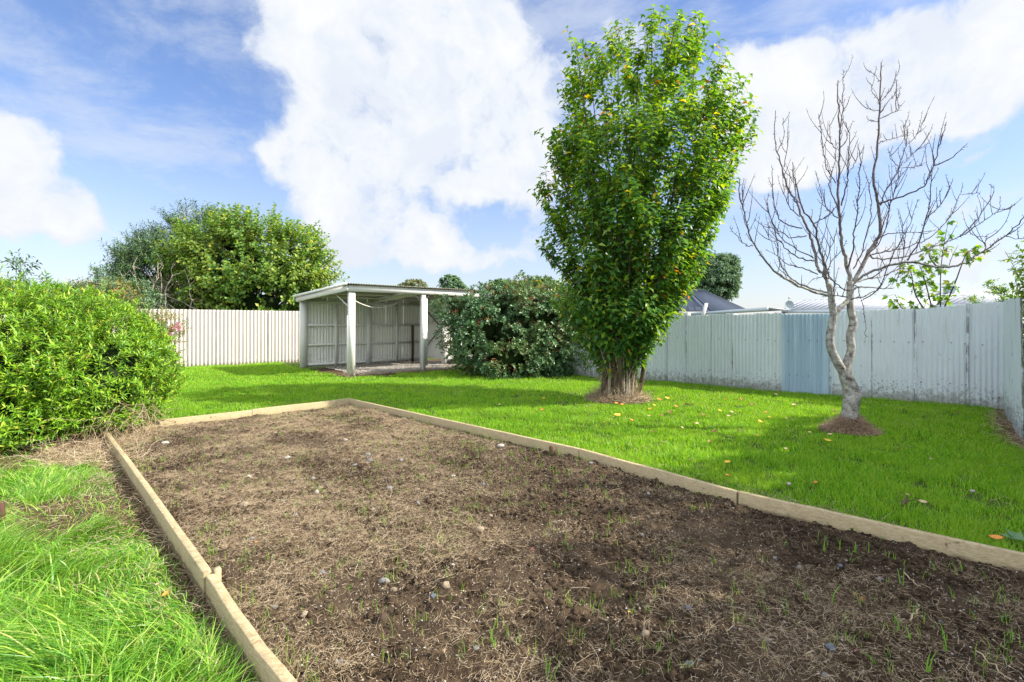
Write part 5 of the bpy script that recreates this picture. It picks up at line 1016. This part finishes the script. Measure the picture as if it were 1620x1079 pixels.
for x, y, r, c in FLV:
    onsoil = (x, y) in ((996, 970), (740, 704)); z = .05 if onsoil else .038 if y > 0 else 0
    p = G(x, y, z); L_ = 1.6*r/F*p[1]; n = 2; d = nrm(np.array([RNG.normal(), RNG.normal()*.6, .1])); Nn = nrm(np.array([RNG.normal()*.3, -.35, 1.])); s_ = nrm(np.cross(d, Nn)); u_ = np.cross(s_, d)
    A = np.linspace(0, 1, 7); wv = np.sin(A*math.pi)**.8*.30; V = np.stack([p+d*L_*(A_-.5)+s_*L_*wv_*k+u_*L_*(abs(k)*.10+.18*(A_-.5)**2) for k in (-1, -.5, 0, .5, 1) for A_, wv_ in zip(A, wv)]).reshape(5, 7, 3)
    mb = MB(); mb.grid(V); mb.grid(V-u_*.0012, flip=True)
    w_ = {'yellow': 'yellow', 'pale': 'pale tan', 'brown': 'brown', 'orange': 'orange'}[c]
    tag(mb.build('fallen_leaf', M['fallen_'+c], loc=p, smooth=True), LB.get((x, y), f'{w_} leaf on lawn {leaf_zone(x, y)}'), 'leaf', f'small {w_} leaves fallen on the lawn' if (x, y) not in LB else None)
# black twig and pale pebble on the lawn, weed with broad grey-green leaf, rusty steel post
a = G(1426, 800, .03); t = MB()
t.tube([a, a+[.05, .03, .02], a+[.10, .07, .05]], [.012, .016, .006], 6); t.tube([a+[.04, .02, .02], a+[.09, .0, .045]], [.007, .003], 5)
tag(t.build('twig', M['bark_dark'], loc=a), 'short black twig lying on the grass between two pale leaves', 'twig')
p = G(1539, 777, .03); tag(MB().grid(p+pebble_mesh(3, .018), flip=True).build('pebble', M['stone_white'], loc=p, smooth=True), 'lone white pebble on the shaded lawn at the right', 'pebble')
wp = G(1606, 858, .0); wt = thing('broadleaf_weed', tuple(wp), 'weed with broad grey-green leaves on the lawn against the right board', 'weed')
WM = leaf_mat('weed_leaf', [(0, (.09, .20, .09)), (1, (.16, .27, .14))], .5, .3)
for a_, l_, el2 in ((2.6, .08, .45), (.4, .09, .6), (1.6, .08, .9), (4.0, .07, .5), (5.2, .07, .4)):
    mb = MB(); d = np.array([math.cos(a_), math.sin(a_)*.8, el2]); leaves(mb, (wp+[0, 0, .02])[None], d[None], np.array([[0, -.4, 1.]]), np.array([l_]), np.array([l_*.62]), .2, .15); mb.build('leaf', WM, wt)
sp_ = G(3, 838); MB_ = MB().box(sp_-[.035, 0, .03], [.05, 0, 0], [0, .006, 0], [.006, -.01, .22]).box(sp_-[.035, -.006, .03], [.006, 0, 0], [0, .05, 0], [.006, -.01, .215])
tag(MB_.build('steel_post', M['rust'], loc=sp_), 'short rusty angle-steel post at the left edge in the grass', 'post')
# gravel stones on the shed floor
mb = MB(); u = RNG.uniform(.2, 4.3, 3500); v = RNG.uniform(.1, DEP-.3, 3500); P = SP1+SU*u[:, None]+SV*v[:, None]; P[:, 2] = .035; rocks(mb, P, .010+.012*RNG.random(len(P)))
tag(mb.build('gravel', M['stone'], loc=SP1), 'loose grey gravel on the floor of the open shed', 'gravel', kind='stuff')


# labels that repeat within a family get their order along the picture
ORD = ['leftmost', 'second from the left', 'third from the left', 'fourth from the left', 'fifth from the left', 'sixth from the left', 'seventh from the left', 'eighth from the left', 'ninth from the left', 'tenth from the left']
def px_x(o): return o.location[0]/max(o.location[1], .1)
fam = {}
for o in COL.objects:
    if o.parent is None and o.get('group') and o.get('label'): fam.setdefault(o['label'], []).append(o)
for lab, os_ in fam.items():
    if len(os_) < 2: continue
    os_.sort(key=px_x); n = len(os_)
    for i, o in enumerate(os_):
        w_ = 'leftmost' if i == 0 else 'rightmost' if i == n-1 else ORD[i] if i < 5 else ORD[n-1-i].replace('left', 'right') if n-1-i < 10 else ORD[i]
        o['label'] = f'{w_}, {lab}' if n > 2 else f'{"left" if i == 0 else "right"} one of two: {lab}'
